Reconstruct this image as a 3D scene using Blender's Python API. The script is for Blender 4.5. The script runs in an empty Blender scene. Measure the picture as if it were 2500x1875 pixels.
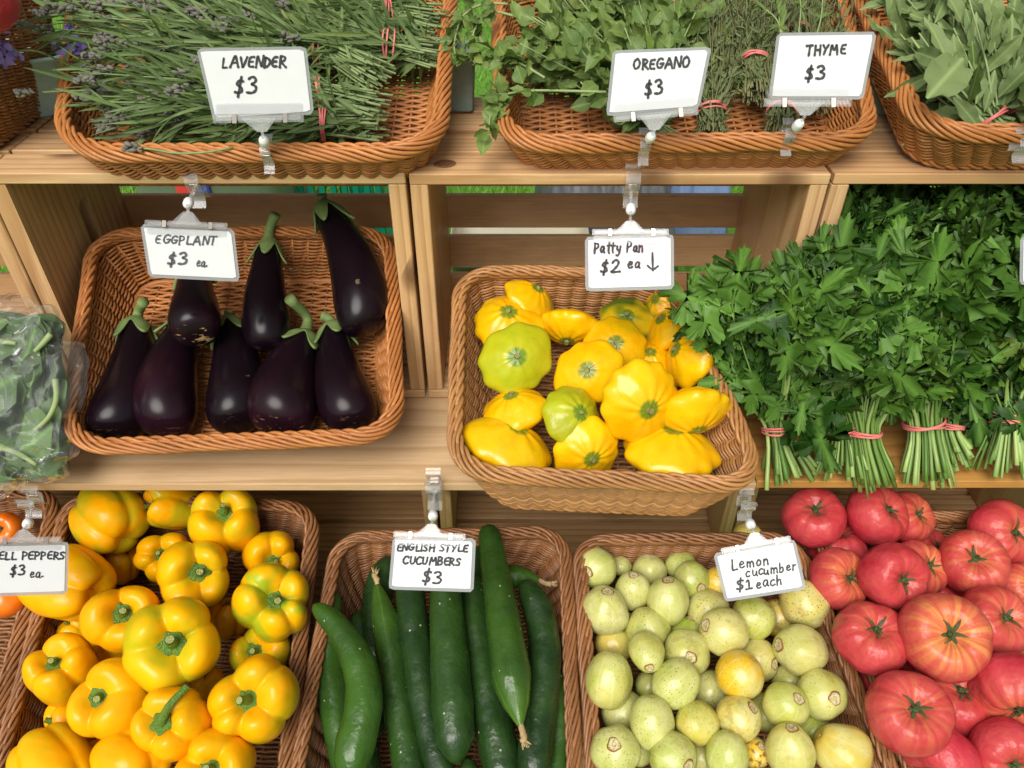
import bpy, math, random
import numpy as np
from mathutils import Matrix, Vector

# ------------------------------------------------------------------ camera, sky, sun, exposure
SC = bpy.context.scene
COL = SC.collection
CZ = 1.3185                                  # eye height; the ground is z = 0
TH = math.radians(39.4)                      # camera looks down this much
F = 1878.0                                   # focal length in pixels of the 2500 px wide photograph
cd = bpy.data.cameras.new('camera')
cd.sensor_width = 36.0
cd.lens = F / 2500 * 36.0
cd.clip_start = 0.02
cd.clip_end = 400
cam = bpy.data.objects.new('camera', cd)
COL.objects.link(cam)
cam.location = (0, 0, CZ)
cam.rotation_euler = (math.pi / 2 - TH, 0, 0)
SC.camera = cam
SC.view_settings.view_transform = 'Standard'
SC.view_settings.look = 'None'
SC.view_settings.gamma = 1
SC.view_settings.exposure = 0.44
SC.cycles.diffuse_bounces = 3
SC.cycles.transparent_max_bounces = 24

SUN_EL, SUN_AZ = math.radians(50), math.radians(200)   # azimuth clockwise from +Y: behind the viewer, slightly left
w = bpy.data.worlds.new('World')
SC.world = w
w.use_nodes = True
nt = w.node_tree
bg = nt.nodes['Background']
sky = nt.nodes.new('ShaderNodeTexSky')
sky.sky_type = 'NISHITA'
sky.sun_disc = False
sky.sun_elevation = SUN_EL
sky.sun_rotation = SUN_AZ
sky.air_density = 1.0
sky.dust_density = 4.0
hs = nt.nodes.new('ShaderNodeHueSaturation')
hs.inputs['Saturation'].default_value = 0.10
nt.links.new(sky.outputs[0], hs.inputs['Color'])
nt.links.new(hs.outputs[0], bg.inputs[0])
bg.inputs[1].default_value = 0.070
sl = bpy.data.lights.new('sun', 'SUN')
sl.energy = 2.5
sl.angle = math.radians(42)
sl.color = (1, .96, .90)
sun = bpy.data.objects.new('sun', sl)
COL.objects.link(sun)
sd = Vector((math.sin(SUN_AZ) * math.cos(SUN_EL), math.cos(SUN_AZ) * math.cos(SUN_EL), math.sin(SUN_EL)))
sun.rotation_euler = sd.to_track_quat('Z', 'Y').to_euler()
sun.location = sd * 6

RNG = np.random.default_rng(7)
random.seed(7)
PI = math.pi
A = np.array

# ------------------------------------------------------------------ geometry helpers
CP = A([0, 0, CZ])
RT = A([1.0, 0, 0])
FW = A([0, math.cos(TH), -math.sin(TH)])
UP = A([0, math.sin(TH), math.cos(TH)])


def nrm(v):
    v = np.asarray(v, float)
    return v / (np.linalg.norm(v, axis=-1, keepdims=True) + 1e-12)


def ray(x, y):
    return FW + RT * ((x - 1250) / F) - UP * ((y - 937.5) / F)


def at_depth(x, y, d):
    return CP + ray(x, y) * d


def hit(x, y, p, n):
    r = ray(x, y)
    return CP + r * (np.dot(p - CP, n) / np.dot(r, n))


def zr(y, z):
    """point in the middle plane from depth Y and height relative to the eye"""
    return A([0, y, CZ + z])


def cr(P, n):
    """Catmull-Rom through the rows of P, n samples"""
    P = np.asarray(P, float)
    Q = np.vstack([2 * P[0] - P[1], P, 2 * P[-1] - P[-2]])
    u = np.linspace(0, len(P) - 1 - 1e-9, n)
    i = u.astype(int)
    t = (u - i)[:, None]
    a, b, c, d = Q[i], Q[i + 1], Q[i + 2], Q[i + 3]
    return .5 * (2 * b + (c - a) * t + (2 * a - 5 * b + 4 * c - d) * t * t + (3 * b - a - 3 * c + d) * t ** 3)


class Geo:
    """collects pieces of ONE mesh"""

    def __init__(self):
        self.v, self.q, self.t, self.g, self.m, self.n = [], [], [], [], {}, 0
        self.qm, self.tm = [], []

    def add(self, v, q=None, t=None, P=None, mi=0):
        v = np.asarray(v, float).reshape(-1, 3)
        if q is not None and len(q):
            self.q.append(np.asarray(q, int).reshape(-1, 4) + self.n)
            self.qm.append(np.full(len(self.q[-1]), mi))
        if t is not None and len(t):
            self.t.append(np.asarray(t, int).reshape(-1, 3) + self.n)
            self.tm.append(np.full(len(self.t[-1]), mi))
        if P is None:
            P = np.zeros((len(v), 3))
        P = np.broadcast_to(np.asarray(P, float), (len(v), 3))
        self.v.append(v)
        self.g.append(P)
        self.n += len(v)

    def mesh(self, name, mats, smooth=True):
        me = bpy.data.meshes.new(name)
        V = np.concatenate(self.v)
        q = np.concatenate(self.q) if self.q else np.zeros((0, 4), int)
        t = np.concatenate(self.t) if self.t else np.zeros((0, 3), int)
        me.vertices.add(len(V))
        me.vertices.foreach_set('co', V.ravel())
        me.loops.add(q.size + t.size)
        me.loops.foreach_set('vertex_index', np.concatenate([q.ravel(), t.ravel()]))
        me.polygons.add(len(q) + len(t))
        ls = np.concatenate([np.arange(len(q)) * 4, q.size + np.arange(len(t)) * 3])
        me.polygons.foreach_set('loop_start', ls)
        at = me.attributes.new('P', 'FLOAT_VECTOR', 'POINT')
        at.data.foreach_set('vector', np.concatenate(self.g).ravel())
        for mt in (mats if isinstance(mats, (list, tuple)) else [mats]):
            me.materials.append(mt)
        mi = np.concatenate((self.qm or [np.zeros(0)]) + (self.tm or [])) if (self.qm or self.tm) else np.zeros(0)
        me.polygons.foreach_set('material_index', mi.astype(int))
        me.polygons.foreach_set('use_smooth', np.full(len(q) + len(t), smooth))
        me.update()
        me.validate()
        return me

    def obj(self, name, mats, parent=None, smooth=True):
        o = bpy.data.objects.new(name, self.mesh(name, mats, smooth))
        COL.objects.link(o)
        if parent is not None:
            o.parent = parent
        return o


def tag(o, label, cat, group=None, kind=None):
    if label: o['label'] = label
    if cat: o['category'] = cat
    if group: o['group'] = group
    if kind: o['kind'] = kind
    return o


def empty(name, label, cat, group=None):
    o = bpy.data.objects.new(name, None)
    o.empty_display_size = .02
    COL.objects.link(o)
    return tag(o, label, cat, group)


def setbase(o, p):
    """move an Empty to p, keeping children (built in world space) where they are"""
    o.location = Vector(p)
    for c in o.children:
        c.matrix_parent_inverse = Matrix.Translation(-Vector(p))


def tube(P, R, k=6, ref=None, closed=False, caps=True):
    P = np.asarray(P, float)
    n = len(P)
    T = nrm(np.roll(P, -1, 0) - np.roll(P, 1, 0)) if closed else nrm(np.gradient(P, axis=0))
    if ref is None:
        m = np.abs(T).mean(0)
        ref = np.eye(3)[np.argmin(m)]
    ref = np.broadcast_to(ref, P.shape)
    B = nrm(np.cross(T, ref))
    N = np.cross(B, T)
    R = np.broadcast_to(np.asarray(R, float), (n,))
    a = np.arange(k) / k * 2 * PI
    V = P[:, None] + R[:, None, None] * (np.cos(a)[None, :, None] * N[:, None] + np.sin(a)[None, :, None] * B[:, None])
    i = np.arange(n if closed else n - 1)[:, None]
    j = np.arange(k)[None]
    i2, j2 = (i + 1) % n, (j + 1) % k
    Q = np.stack([i * k + j, i * k + j2, i2 * k + j2, i2 * k + j], -1).reshape(-1, 4)
    V = V.reshape(-1, 3)
    Tr = None
    if caps and not closed:
        V = np.vstack([V, P[:1], P[-1:]])
        j = np.arange(k)
        Tr = np.vstack([np.stack([np.full(k, n * k), (j + 1) % k, j], -1),
                        np.stack([np.full(k, n * k + 1), (n - 1) * k + j, (n - 1) * k + (j + 1) % k], -1)])
    return V, Q, Tr


_c = [A([sx, sy, sz]) for sx in (-1, 1) for sy in (-1, 1) for sz in (-1, 1)]


def box(c, h, ch=.0012, M=None, off=None, long=0):
    """chamfered box: centre c, half sizes h, optional 3x3 axes M; returns V,Q,T,P (P = wood-grain coordinates)"""
    c = np.asarray(c, float); h = np.asarray(h, float)
    V, idx = [], {}
    for s in _c:
        for ax in range(3):
            p = s * (h - ch); p[ax] = s[ax] * h[ax]
            idx[(tuple(s), ax)] = len(V); V.append(p)
    V = A(V)
    Q, T = [], []

    def face(keys):
        I = [idx[k] for k in keys]
        ctr = V[I].mean(0)
        nn = np.cross(V[I[1]] - V[I[0]], V[I[2]] - V[I[0]])
        if np.dot(nn, ctr) < 0: I = I[::-1]
        (Q if len(I) == 4 else T).append(I)
    for ax in range(3):
        a, b = [x for x in range(3) if x != ax]
        for s in (-1, 1):
            ks = []
            for sa, sb in ((-1, -1), (1, -1), (1, 1), (-1, 1)):
                k = [0, 0, 0]; k[ax], k[a], k[b] = s, sa, sb
                ks.append((tuple(k), ax))
            face(ks)
        for sa in (-1, 1):
            for sb in (-1, 1):
                k1 = [0, 0, 0]; k1[a], k1[b], k1[ax] = sa, sb, -1
                k2 = list(k1); k2[ax] = 1
                face([(tuple(k1), a), (tuple(k2), a), (tuple(k2), b), (tuple(k1), b)])
    for s in _c:
        face([(tuple(s), 0), (tuple(s), 1), (tuple(s), 2)])
    order = {0: [0, 1, 2], 1: [1, 0, 2], 2: [2, 0, 1]}[long]
    P = V[:, order] + (RNG.uniform(-9, 9, 3) if off is None else off)
    if M is not None: V = V @ np.asarray(M)
    return V + c, A(Q), A(T), P


def bx(g, lo, hi, long=0, ch=.0012, mi=0):
    lo = A(lo, float); hi = A(hi, float)
    V, Q, T, P = box((lo + hi) / 2, (hi - lo) / 2, ch, long=long)
    g.add(V, Q, T, P, mi)


def grid_faces(n, k, wrap=True):
    i = np.arange(n - 1)[:, None]
    j = np.arange(k if wrap else k - 1)[None]
    j2 = (j + 1) % k
    return np.stack([i * k + j, (i + 1) * k + j, (i + 1) * k + j2, i * k + j2], -1).reshape(-1, 4)


# ------------------------------------------------------------------ materials
class NT:
    def __init__(self, name):
        self.m = bpy.data.materials.new(name)
        self.m.use_nodes = True
        self.t = self.m.node_tree
        self.b = self.t.nodes['Principled BSDF']

    def n(self, typ, **kw):
        x = self.t.nodes.new('ShaderNode' + typ)
        for k, v in kw.items(): setattr(x, k, v)
        return x

    def l(self, a, b): self.t.links.new(a, b)

    def attr(self, name='P'):
        return self.n('Attribute', attribute_name=name).outputs['Vector']

    def sep(self, v):
        s = self.n('SeparateXYZ'); self.l(v, s.inputs[0]); return s.outputs

    def obj(self): return self.n('TexCoord').outputs['Object']

    def mapv(self, v, scale=(1, 1, 1), loc=(0, 0, 0)):
        m = self.n('Mapping'); self.l(v, m.inputs[0])
        m.inputs['Scale'].default_value = scale; m.inputs['Location'].default_value = loc
        return m.outputs[0]

    def noise(self, v, scale, detail=3, rough=.55, dist=0):
        x = self.n('TexNoise'); self.l(v, x.inputs['Vector'])
        x.inputs['Scale'].default_value = scale; x.inputs['Detail'].default_value = detail
        x.inputs['Roughness'].default_value = rough; x.inputs['Distortion'].default_value = dist
        return x.outputs['Fac']

    def ramp(self, f, stops, interp='LINEAR'):
        r = self.n('ValToRGB'); self.l(f, r.inputs[0])
        cr_ = r.color_ramp; cr_.interpolation = interp
        while len(cr_.elements) < len(stops): cr_.elements.new(.5)
        for e, (p, c) in zip(cr_.elements, stops):
            e.position = p
            e.color = (c, c, c, 1) if not hasattr(c, '__len__') else (*c, 1)
        return r.outputs[0]

    def mix(self, f, a, b, mode='MIX'):
        x = self.n('Mix', data_type='RGBA', blend_type=mode)
        for s, v in ((x.inputs[0], f), (x.inputs[6], a), (x.inputs[7], b)):
            if hasattr(v, 'links') or hasattr(v, 'is_linked'): self.l(v, s)
            elif hasattr(v, '__len__'): s.default_value = (*v[:3], 1)
            else: s.default_value = v
        return x.outputs[2]

    def math(self, op, a, b=0, clamp=False):
        x = self.n('Math', operation=op, use_clamp=clamp)
        for s, v in ((x.inputs[0], a), (x.inputs[1], b)):
            if hasattr(v, 'is_linked'): self.l(v, s)
            else: s.default_value = v
        return x.outputs[0]

    def bump(self, h, strength=.3, dist=.001):
        x = self.n('Bump'); self.l(h, x.inputs['Height'])
        x.inputs['Strength'].default_value = strength; x.inputs['Distance'].default_value = dist
        self.l(x.outputs[0], self.b.inputs['Normal'])

    def set(self, col=None, rough=.5, spec=.5, coat=0, **kw):
        if col is not None:
            s = self.b.inputs['Base Color']
            if hasattr(col, 'is_linked'): self.l(col, s)
            else: s.default_value = (*col, 1)
        r = self.b.inputs['Roughness']
        if hasattr(rough, 'is_linked'): self.l(rough, r)
        else: r.default_value = rough
        self.b.inputs['Specular IOR Level'].default_value = spec
        self.b.inputs['Coat Weight'].default_value = coat
        self.b.inputs['Coat Roughness'].default_value = .12
        for k, v in kw.items(): self.b.inputs[k].default_value = v
        return self.m

    def oinfo(self): return self.n('ObjectInfo').outputs


def wood(name, light, dark, rough=.55, ringscale=1.0, knots=True):
    m = NT(name)
    v = m.attr()
    big = m.noise(m.mapv(v, (1.6, 9, 9)), 1.0, 2, .5)
    wv = m.n('TexWave', wave_type='BANDS', bands_direction='Y', wave_profile='SAW')
    m.l(m.mapv(v, (2.0, 24 * ringscale, 15 * ringscale)), wv.inputs['Vector'])
    wv.inputs['Scale'].default_value = 1.0
    wv.inputs['Distortion'].default_value = 8.0
    wv.inputs['Detail'].default_value = 2.0
    wv.inputs['Detail Scale'].default_value = .7
    ring = m.ramp(wv.outputs['Fac'], [(0, 0.0), (.55, .25), (.9, 1.0), (1, .1)])
    fib = m.noise(m.mapv(v, (14, 520, 520)), 1.0, 3, .6)
    c = m.mix(big, light, tuple(.78 * l + .22 * d for l, d in zip(light, dark)))
    board = m.ramp(m.noise(m.mapv(v, (.25, .25, .25)), 1.0, 0), [(.35, 0.0), (.65, .55)])
    c = m.mix(board, c, tuple(a_ * k_ for a_, k_ in zip(light, (.86, .74, .60))))
    c = m.mix(m.math('MULTIPLY', ring, .8), c, dark)
    c = m.mix(m.math('MULTIPLY', m.ramp(fib, [(.35, 1.0), (.6, 0.0)]), .28), c, tuple(d * .8 for d in dark))
    if knots:
        vo = m.n('TexVoronoi', feature='F1', voronoi_dimensions='2D')
        vo.inputs['Scale'].default_value = 1.0
        m.l(m.mapv(v, (7, 15, 15)), vo.inputs['Vector'])
        sel = m.ramp(m.sep(vo.outputs['Color'])[0], [(.76, 0.0), (.79, 1.0)])
        k = m.ramp(vo.outputs['Distance'], [(.05, 1.0), (.13, .65), (.22, 0.0)])
        c = m.mix(m.math('MULTIPLY', m.math('MULTIPLY', sel, k), .85), c, (.13, .055, .025))
    c = m.mix(m.ramp(m.noise(m.mapv(v, (5, 14, 14)), 1.0, 4, .65), [(.50, 0.0), (.75, .5)]), c, tuple(d * .7 for d in dark))
    m.bump(fib, .35, .0008)
    return m.set(c, rough, .3)


M_pine = wood('pine wood', (.74, .49, .255), (.42, .215, .085))
M_ply = wood('pale plywood', (.76, .57, .35), (.50, .31, .15), .6, .45, False)
M_varn = wood('varnished board', (.60, .33, .09), (.36, .16, .04), .3, .5, False)


def wicker(name, c1, c2):
    m = NT(name)
    s = m.sep(m.attr())
    o = m.obj()
    no = m.noise(o, 14, 2)
    c = m.mix(s[0], c1, c2)
    c = m.mix(m.ramp(no, [(.35, 0.0), (.7, .5)]), c, tuple(x * .7 for x in c2))
    c = m.mix(m.ramp(m.noise(o, 160, 1), [(.6, 0.0), (.75, .25)]), c, tuple(min(1, x * 1.5) for x in c1))
    return m.set(c, .38, .4)


M_wor = wicker('orange wicker', (.56, .225, .066), (.41, .148, .040))
M_wtan = wicker('tan wicker', (.50, .245, .085), (.36, .165, .055))
M_wbr = wicker('brown wicker', (.36, .160, .060), (.225, .092, .034))

m = NT('pepper skin')
s = m.sep(m.attr()); oc = m.oinfo(); oin = m.sep(oc['Color']); o = m.obj()
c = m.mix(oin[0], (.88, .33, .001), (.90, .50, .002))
c = m.mix(m.ramp(m.noise(o, 1.6, 2), [(.35, 0.0), (.7, .5)]), c, (.90, .52, .003))
gr = m.math('MULTIPLY', m.ramp(m.noise(o, 1.3, 2), [(.40, 0.0), (.58, 1.0)]), m.math('ADD', oin[1], .16))
c = m.mix(gr, c, (.40, .44, .012))
c = m.mix(m.math('MULTIPLY', m.math('MULTIPLY', s[1], m.ramp(m.noise(o, 2.2, 2), [(.4, 0.0), (.6, 1.0)])), m.math('MULTIPLY', oin[1], 1.0)), c, (.10, .20, .012))
c = m.mix(m.ramp(m.noise(o, 17, 1), [(.80, 0.0), (.83, .7)]), c, (.12, .05, .01))
m.bump(m.noise(o, 2.2, 1), .05, .06)
M_pep = m.set(c, .28, .28, .0, **{'Subsurface Weight': .0})

m = NT('pepper stem green')
s = m.sep(m.attr()); o = m.obj()
c = m.mix(m.noise(o, 9, 3), (.05, .12, .012), (.16, .27, .03))
c = m.mix(s[0], c, (.30, .33, .10))
m.bump(m.noise(o, 20, 2), .4, .02)
M_pstem = m.set(c, .42, .4)

m = NT('tomato skin')
s = m.sep(m.attr()); oin = m.sep(m.oinfo()['Color']); o = m.obj()
cv = m.n('CombineXYZ')
m.l(m.math('MULTIPLY', s[0], 2.3), cv.inputs[0]); m.l(m.math('MULTIPLY', s[1], 2.3), cv.inputs[1]); m.l(m.math('MULTIPLY', s[2], .55), cv.inputs[2])
vm = m.n('VectorMath', operation='ADD'); m.l(cv.outputs[0], vm.inputs[0]); m.l(m.oinfo()['Random'], vm.inputs[1])
st = m.noise(vm.outputs[0], 1.9, 4, .6)
top = m.ramp(s[2], [(.34, 0.0), (.80, 1.0)])
f = m.math('MULTIPLY', m.ramp(st, [(.45, 0.0), (.60, 1.0)]), top)
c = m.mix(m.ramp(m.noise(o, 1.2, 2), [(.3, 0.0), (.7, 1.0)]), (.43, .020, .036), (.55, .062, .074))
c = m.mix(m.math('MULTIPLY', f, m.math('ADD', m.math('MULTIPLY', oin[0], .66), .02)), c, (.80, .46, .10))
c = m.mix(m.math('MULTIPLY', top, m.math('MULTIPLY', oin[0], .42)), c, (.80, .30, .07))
c = m.mix(m.ramp(m.noise(o, 30, 2), [(.74, 0.0), (.80, .22)]), c, (.70, .30, .18))
m.bump(m.noise(o, 2.5, 2), .1, .06)
M_tom = m.set(c, .30, .30, .0)

m = NT('orange tomato skin'); o = m.obj()
c = m.mix(m.noise(o, 1.5, 2), (.80, .10, .008), (.85, .26, .01))
M_otom = m.set(c, .25, .5, .2)

m = NT('tomato calyx'); o = m.obj()
M_cal = m.set(m.mix(m.noise(o, 6, 2), (.030, .048, .014), (.085, .11, .035)), .6, .3)

m = NT('eggplant skin')
s = m.sep(m.attr()); o = m.obj(); ob = m.sep(m.oinfo()['Color'])
c = m.mix(m.math('MULTIPLY', m.ramp(m.noise(o, 9, 3), [(.35, 0.0), (.7, 1.0)]), s[0]), (.0060, .0030, .0052), (.030, .006, .014))
sc = m.noise(m.mapv(o, (60, 60, 160)), 1.0, 3, .65)
c = m.mix(m.math('MULTIPLY', m.ramp(sc, [(.60, 0.0), (.64, .8)]), s[1]), c, (.40, .27, .10))
c = m.mix(m.ramp(m.noise(o, 55, 2), [(.755, 0.0), (.775, .35)]), c, (.30, .24, .14))
m.bump(m.noise(o, 22, 3), .10, .004)
M_egg = m.set(c, .26, .26, .0)
m = NT('eggplant calyx'); o = m.obj()
m.bump(m.noise(o, 180, 2), .25, .001)
M_ecal = m.set(m.mix(m.noise(o, 40, 3), (.095, .15, .04), (.24, .32, .11)), .6, .3)

m = NT('patty pan skin')
s = m.sep(m.attr()); oin = m.sep(m.oinfo()['Color']); o = m.obj()
c = m.mix(m.ramp(m.noise(o, 1.1, 2), [(.3, 0.0), (.7, 1.0)]), (.88, .40, .001), (.90, .55, .002))
lim = m.mix(m.noise(o, 1.4, 2), (.50, .52, .012), (.26, .36, .012))
c = m.mix(m.math('MULTIPLY', oin[0], m.ramp(m.noise(o, .9, 1), [(.25, 1.0), (.75, .75)])), c, lim)
dark = m.math('MULTIPLY', oin[1], m.ramp(m.noise(o, 1.0, 1), [(.40, 0.0), (.60, 1.0)]))
c = m.mix(dark, c, (.10, .16, .012))
c = m.mix(s[0], c, (.10, .20, .015))
c = m.mix(m.ramp(m.noise(o, 13, 2), [(.68, 0.0), (.76, .6)]), c, (.42, .19, .03))
m.bump(m.noise(o, 4, 1), .05, .03)
M_pat = m.set(c, .27, .4, .05)
m = NT('squash stem'); o = m.obj()
M_sqst = m.set(m.mix(m.noise(o, 20, 2), (.12, .17, .03), (.40, .30, .13)), .7, .3)

m = NT('lemon cucumber skin')
s = m.sep(m.attr()); oin = m.sep(m.oinfo()['Color']); o = m.obj()
vm = m.n('VectorMath', operation='ADD'); m.l(o, vm.inputs[0])
sc3 = m.n('VectorMath', operation='SCALE'); sc3.inputs['Scale'].default_value = 17
cb = m.n('CombineXYZ'); rr = m.oinfo()['Random']
for q in range(3): m.l(rr, cb.inputs[q])
m.l(cb.outputs[0], sc3.inputs[0]); m.l(sc3.outputs[0], vm.inputs[1]); ov = vm.outputs[0]
c = m.mix(m.ramp(m.noise(ov, 1.2, 2), [(.3, 0.0), (.7, 1.0)]), (.50, .49, .135), (.66, .63, .27))
c = m.mix(m.math('MULTIPLY', oin[1], m.ramp(m.noise(ov, 1.0, 2), [(.3, .3), (.65, 1.0)])), c, (.36, .45, .05))
c = m.mix(m.math('MULTIPLY', oin[0], m.ramp(m.noise(ov, .8, 2), [(.35, .25), (.6, 1.0)])), c, (.76, .47, .025))
stripes = m.ramp(m.math('ABSOLUTE', m.math('SINE', m.math('MULTIPLY', s[0], 5.0))), [(.0, .35), (.22, 0.0)])
c = m.mix(stripes, c, (.68, .70, .42))
vo = m.n('TexVoronoi'); m.l(ov, vo.inputs['Vector']); vo.inputs['Scale'].default_value = 8.0
sel = m.math('MULTIPLY', m.ramp(vo.outputs['Distance'], [(.15, 1.0), (.25, 0.0)]), m.math('MULTIPLY', m.ramp(m.noise(ov, 1.3, 2), [(.34, 0.0), (.52, 1.0)]), m.ramp(m.oinfo()['Random'], [(.1, .3), (.8, 1.0)])))
c = m.mix(m.math('MULTIPLY', sel, .95), c, (.13, .075, .02))
c = m.mix(m.math('MULTIPLY', oin[2], m.ramp(m.noise(ov, 2.6, 4), [(.52, 0.0), (.60, .9)])), c, (.22, .10, .02))
c = m.mix(s[1], c, (.38, .22, .07))
m.bump(m.noise(ov, 2.0, 1), .05, .06)
M_lem = m.set(c, .30, .5, .05)
m = NT('lemon cucumber scar'); s = m.sep(m.attr()); o = m.obj()
c = m.mix(s[0], (.26, .12, .03), (.66, .60, .34))
c = m.mix(m.ramp(m.noise(o, 15, 3), [(.5, 0.0), (.6, .6)]), c, (.16, .07, .02))
M_lsc = m.set(c, .75, .2)

m = NT('cucumber skin')
s = m.sep(m.attr()); oin = m.sep(m.oinfo()['Color']); o = m.obj()
c = m.mix(m.ramp(m.noise(o, 30, 3), [(.35, 0.0), (.7, 1.0)]), (.011, .030, .009), (.022, .055, .012))
lt = m.mix(m.noise(o, 25, 3), (.035, .10, .010), (.07, .17, .016))
c = m.mix(m.math('MULTIPLY', oin[0], m.ramp(m.noise(o, 14, 2), [(.3, .35), (.65, 1.0)])), c, lt)
stp = m.ramp(m.math('ABSOLUTE', m.math('SINE', m.math('MULTIPLY', s[0], 3.0))), [(0, 1.0), (.25, 0.0)])
c = m.mix(m.math('MULTIPLY', m.math('MULTIPLY', stp, s[1]), .75), c, (.28, .40, .07))
c = m.mix(m.math('MULTIPLY', s[1], .45), c, (.11, .24, .02))
vo = m.n('TexVoronoi'); m.l(o, vo.inputs['Vector']); vo.inputs['Scale'].default_value = 85
sel = m.math('MULTIPLY', m.ramp(vo.outputs['Distance'], [(.07, 1.0), (.13, 0.0)]), m.ramp(m.sep(vo.outputs['Color'])[0], [(.72, 0.0), (.75, 1.0)]))
c = m.mix(m.math('MULTIPLY', sel, .8), c, (.45, .50, .32))
wet = m.ramp(m.noise(o, 45, 3, .6), [(.45, .20), (.58, .48)])
hh = m.math('ADD', m.math('MULTIPLY', m.noise(o, 60, 3), .8), m.math('MULTIPLY', sel, .25))
m.bump(hh, .6, .004)
M_cuc = m.set(c, wet, .35, .0)
m = NT('dry blossom'); o = m.obj()
M_dry = m.set(m.mix(m.noise(o, 300, 2), (.30, .18, .07), (.55, .42, .22)), .8, .2)


def leafmat(name, c1, c2, c3, vein=.5, rough=.45, tr=.3):
    m = NT(name)
    s = m.sep(m.attr())
    o = m.obj()
    c = m.mix(s[0], c1, c2)
    c = m.mix(m.ramp(m.noise(o, 60, 2), [(.4, 0.0), (.7, .5)]), c, c3)
    c = m.mix(m.ramp(s[0], [(.965, 0.0), (.985, .45)]), c, (.34, .36, .05))
    c = m.mix(m.math('MULTIPLY', m.ramp(s[1], [(0, 1.0), (.16, 0.0)]), vein), c, tuple(min(1, x * 1.9 + .02) for x in c2))
    geo = m.n('NewGeometry')
    c = m.mix(m.math('MULTIPLY', geo.outputs['Backfacing'], .40), c, tuple(min(1,   .6 * x + .06) for x in c2))
    m.bump(m.noise(o, 190, 2), .3, .002)
    m.set(c, rough, .25)
    tl = m.n('BsdfTranslucent'); m.l(m.mix(.5, c, c2), tl.inputs[0])
    mx = m.n('MixShader'); mx.inputs[0].default_value = tr
    m.l(m.b.outputs[0], mx.inputs[1]); m.l(tl.outputs[0], mx.inputs[2])
    m.l(mx.outputs[0], m.t.nodes['Material Output'].inputs[0])
    return m.m


M_pars = leafmat('parsley leaf', (.013, .048, .004), (.125, .255, .036), (.035, .11, .010), .40, .45, .16)
M_lav = leafmat('lavender leaf', (.055, .115, .025), (.22, .32, .09), (.12, .19, .05), .35, .42, .25)
M_oreg = leafmat('oregano leaf', (.07, .15, .025), (.22, .32, .06), (.12, .20, .035), .3, .42, .25)
M_thy = leafmat('thyme leaf', (.075, .11, .03), (.19, .24, .075), (.11, .14, .05), .2, .5, .2)
M_sage = leafmat('sage leaf', (.11, .19, .05), (.27, .36, .12), (.17, .25, .08), .6, .55, .25)
M_chard = leafmat('bagged leaf', (.020, .065, .012), (.15, .27, .07), (.045, .08, .03), .7, .4, .25)
M_grass = leafmat('grass blade', (.11, .28, .025), (.27, .52, .06), (.17, .40, .04), .2, .5, .35)


def plain(name, a, b=None, sc=20, rough=.5, spec=.4, bmp=0, **kw):
    m = NT(name)
    o = m.obj()
    c = a if b is None else m.mix(m.noise(o, sc, 3), a, b)
    if bmp: m.bump(m.noise(o, sc * 4, 3), bmp, .002)
    return m.set(c, rough, spec, **kw)


m = NT('green stem')
s = m.sep(m.attr())
M_gstem = m.set(m.mix(s[0], (.085, .18, .025), (.36, .48, .15)), .4, .4)
M_lstem = plain('lavender stem', (.17, .24, .09), (.28, .34, .14), 60, .55)
M_wstem = plain('woody stem', (.20, .15, .075), (.20, .24, .09), 50, .7)
M_sstem = plain('sage stem', (.22, .30, .11), (.33, .40, .17), 50, .6)
M_band = plain('pink rubber band', (.72, .16, .15), (.80, .24, .21), 200, .5)
M_bud = plain('dried lavender bud', (.085, .075, .10), (.24, .23, .15), 150, .8)
M_flow = plain('violet lavender flower', (.30, .20, .70), (.44, .32, .82), 150, .7)
M_card = plain('white card', (.64, .65, .66), (.70, .70, .69), 60, .5, .3)
m = NT('pink smeared card'); o = m.obj()
M_cardp = m.set(m.mix(m.ramp(m.noise(o, 32, 2), [(.42, 0.0), (.68, .7)]), (.70, .69, .69), (.70, .46, .53)), .45, .3)
M_ink = plain('black marker', (.010, .010, .012), (.055, .055, .06), 420, .6)
M_ink2 = plain('worn black marker', (.03, .03, .035), (.16, .16, .17), 900, .7)
M_white = plain('white plastic', (.78, .79, .79), (.84, .84, .83), 60, .4)
M_metal = plain('metal band', (.62, .56, .48), None, 1, .25, .5, Metallic=1.0)
M_pulp = plain('mint pulp carton', (.46, .74, .71), (.56, .80, .77), 90, .9, .2, .4)
M_pulpd = plain('grey green pulp carton', (.24, .33, .30), (.34, .43, .39), 90, .9, .2, .4)
M_gplast = plain('green plastic', (.0, .16, .085), (.005, .21, .11), 10, .4)
M_wtote = plain('frosted white plastic', (.58, .63, .61), (.66, .69, .68), 6, .45)
M_red = plain('red label', (.55, .03, .03), (.62, .06, .05), 20, .5)
M_blue = plain('blue label', (.015, .03, .20), (.02, .05, .28), 20, .5)
M_tarp = plain('dark tarp', (.035, .04, .045), (.16, .17, .18), 9, .55, .4, .5)
M_btarp = plain('blue cloth', (.06, .12, .30), (.22, .30, .45), 14, .7)
m = NT('grass ground'); o = m.obj()
M_ground = m.set(m.mix(m.noise(o, 9, 4), (.06, .17, .02), (.16, .34, .045)), .8, .2)


M_ltip = plain('blossom tip', (.34, .36, .08), (.42, .34, .14), 30, .6)


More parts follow.
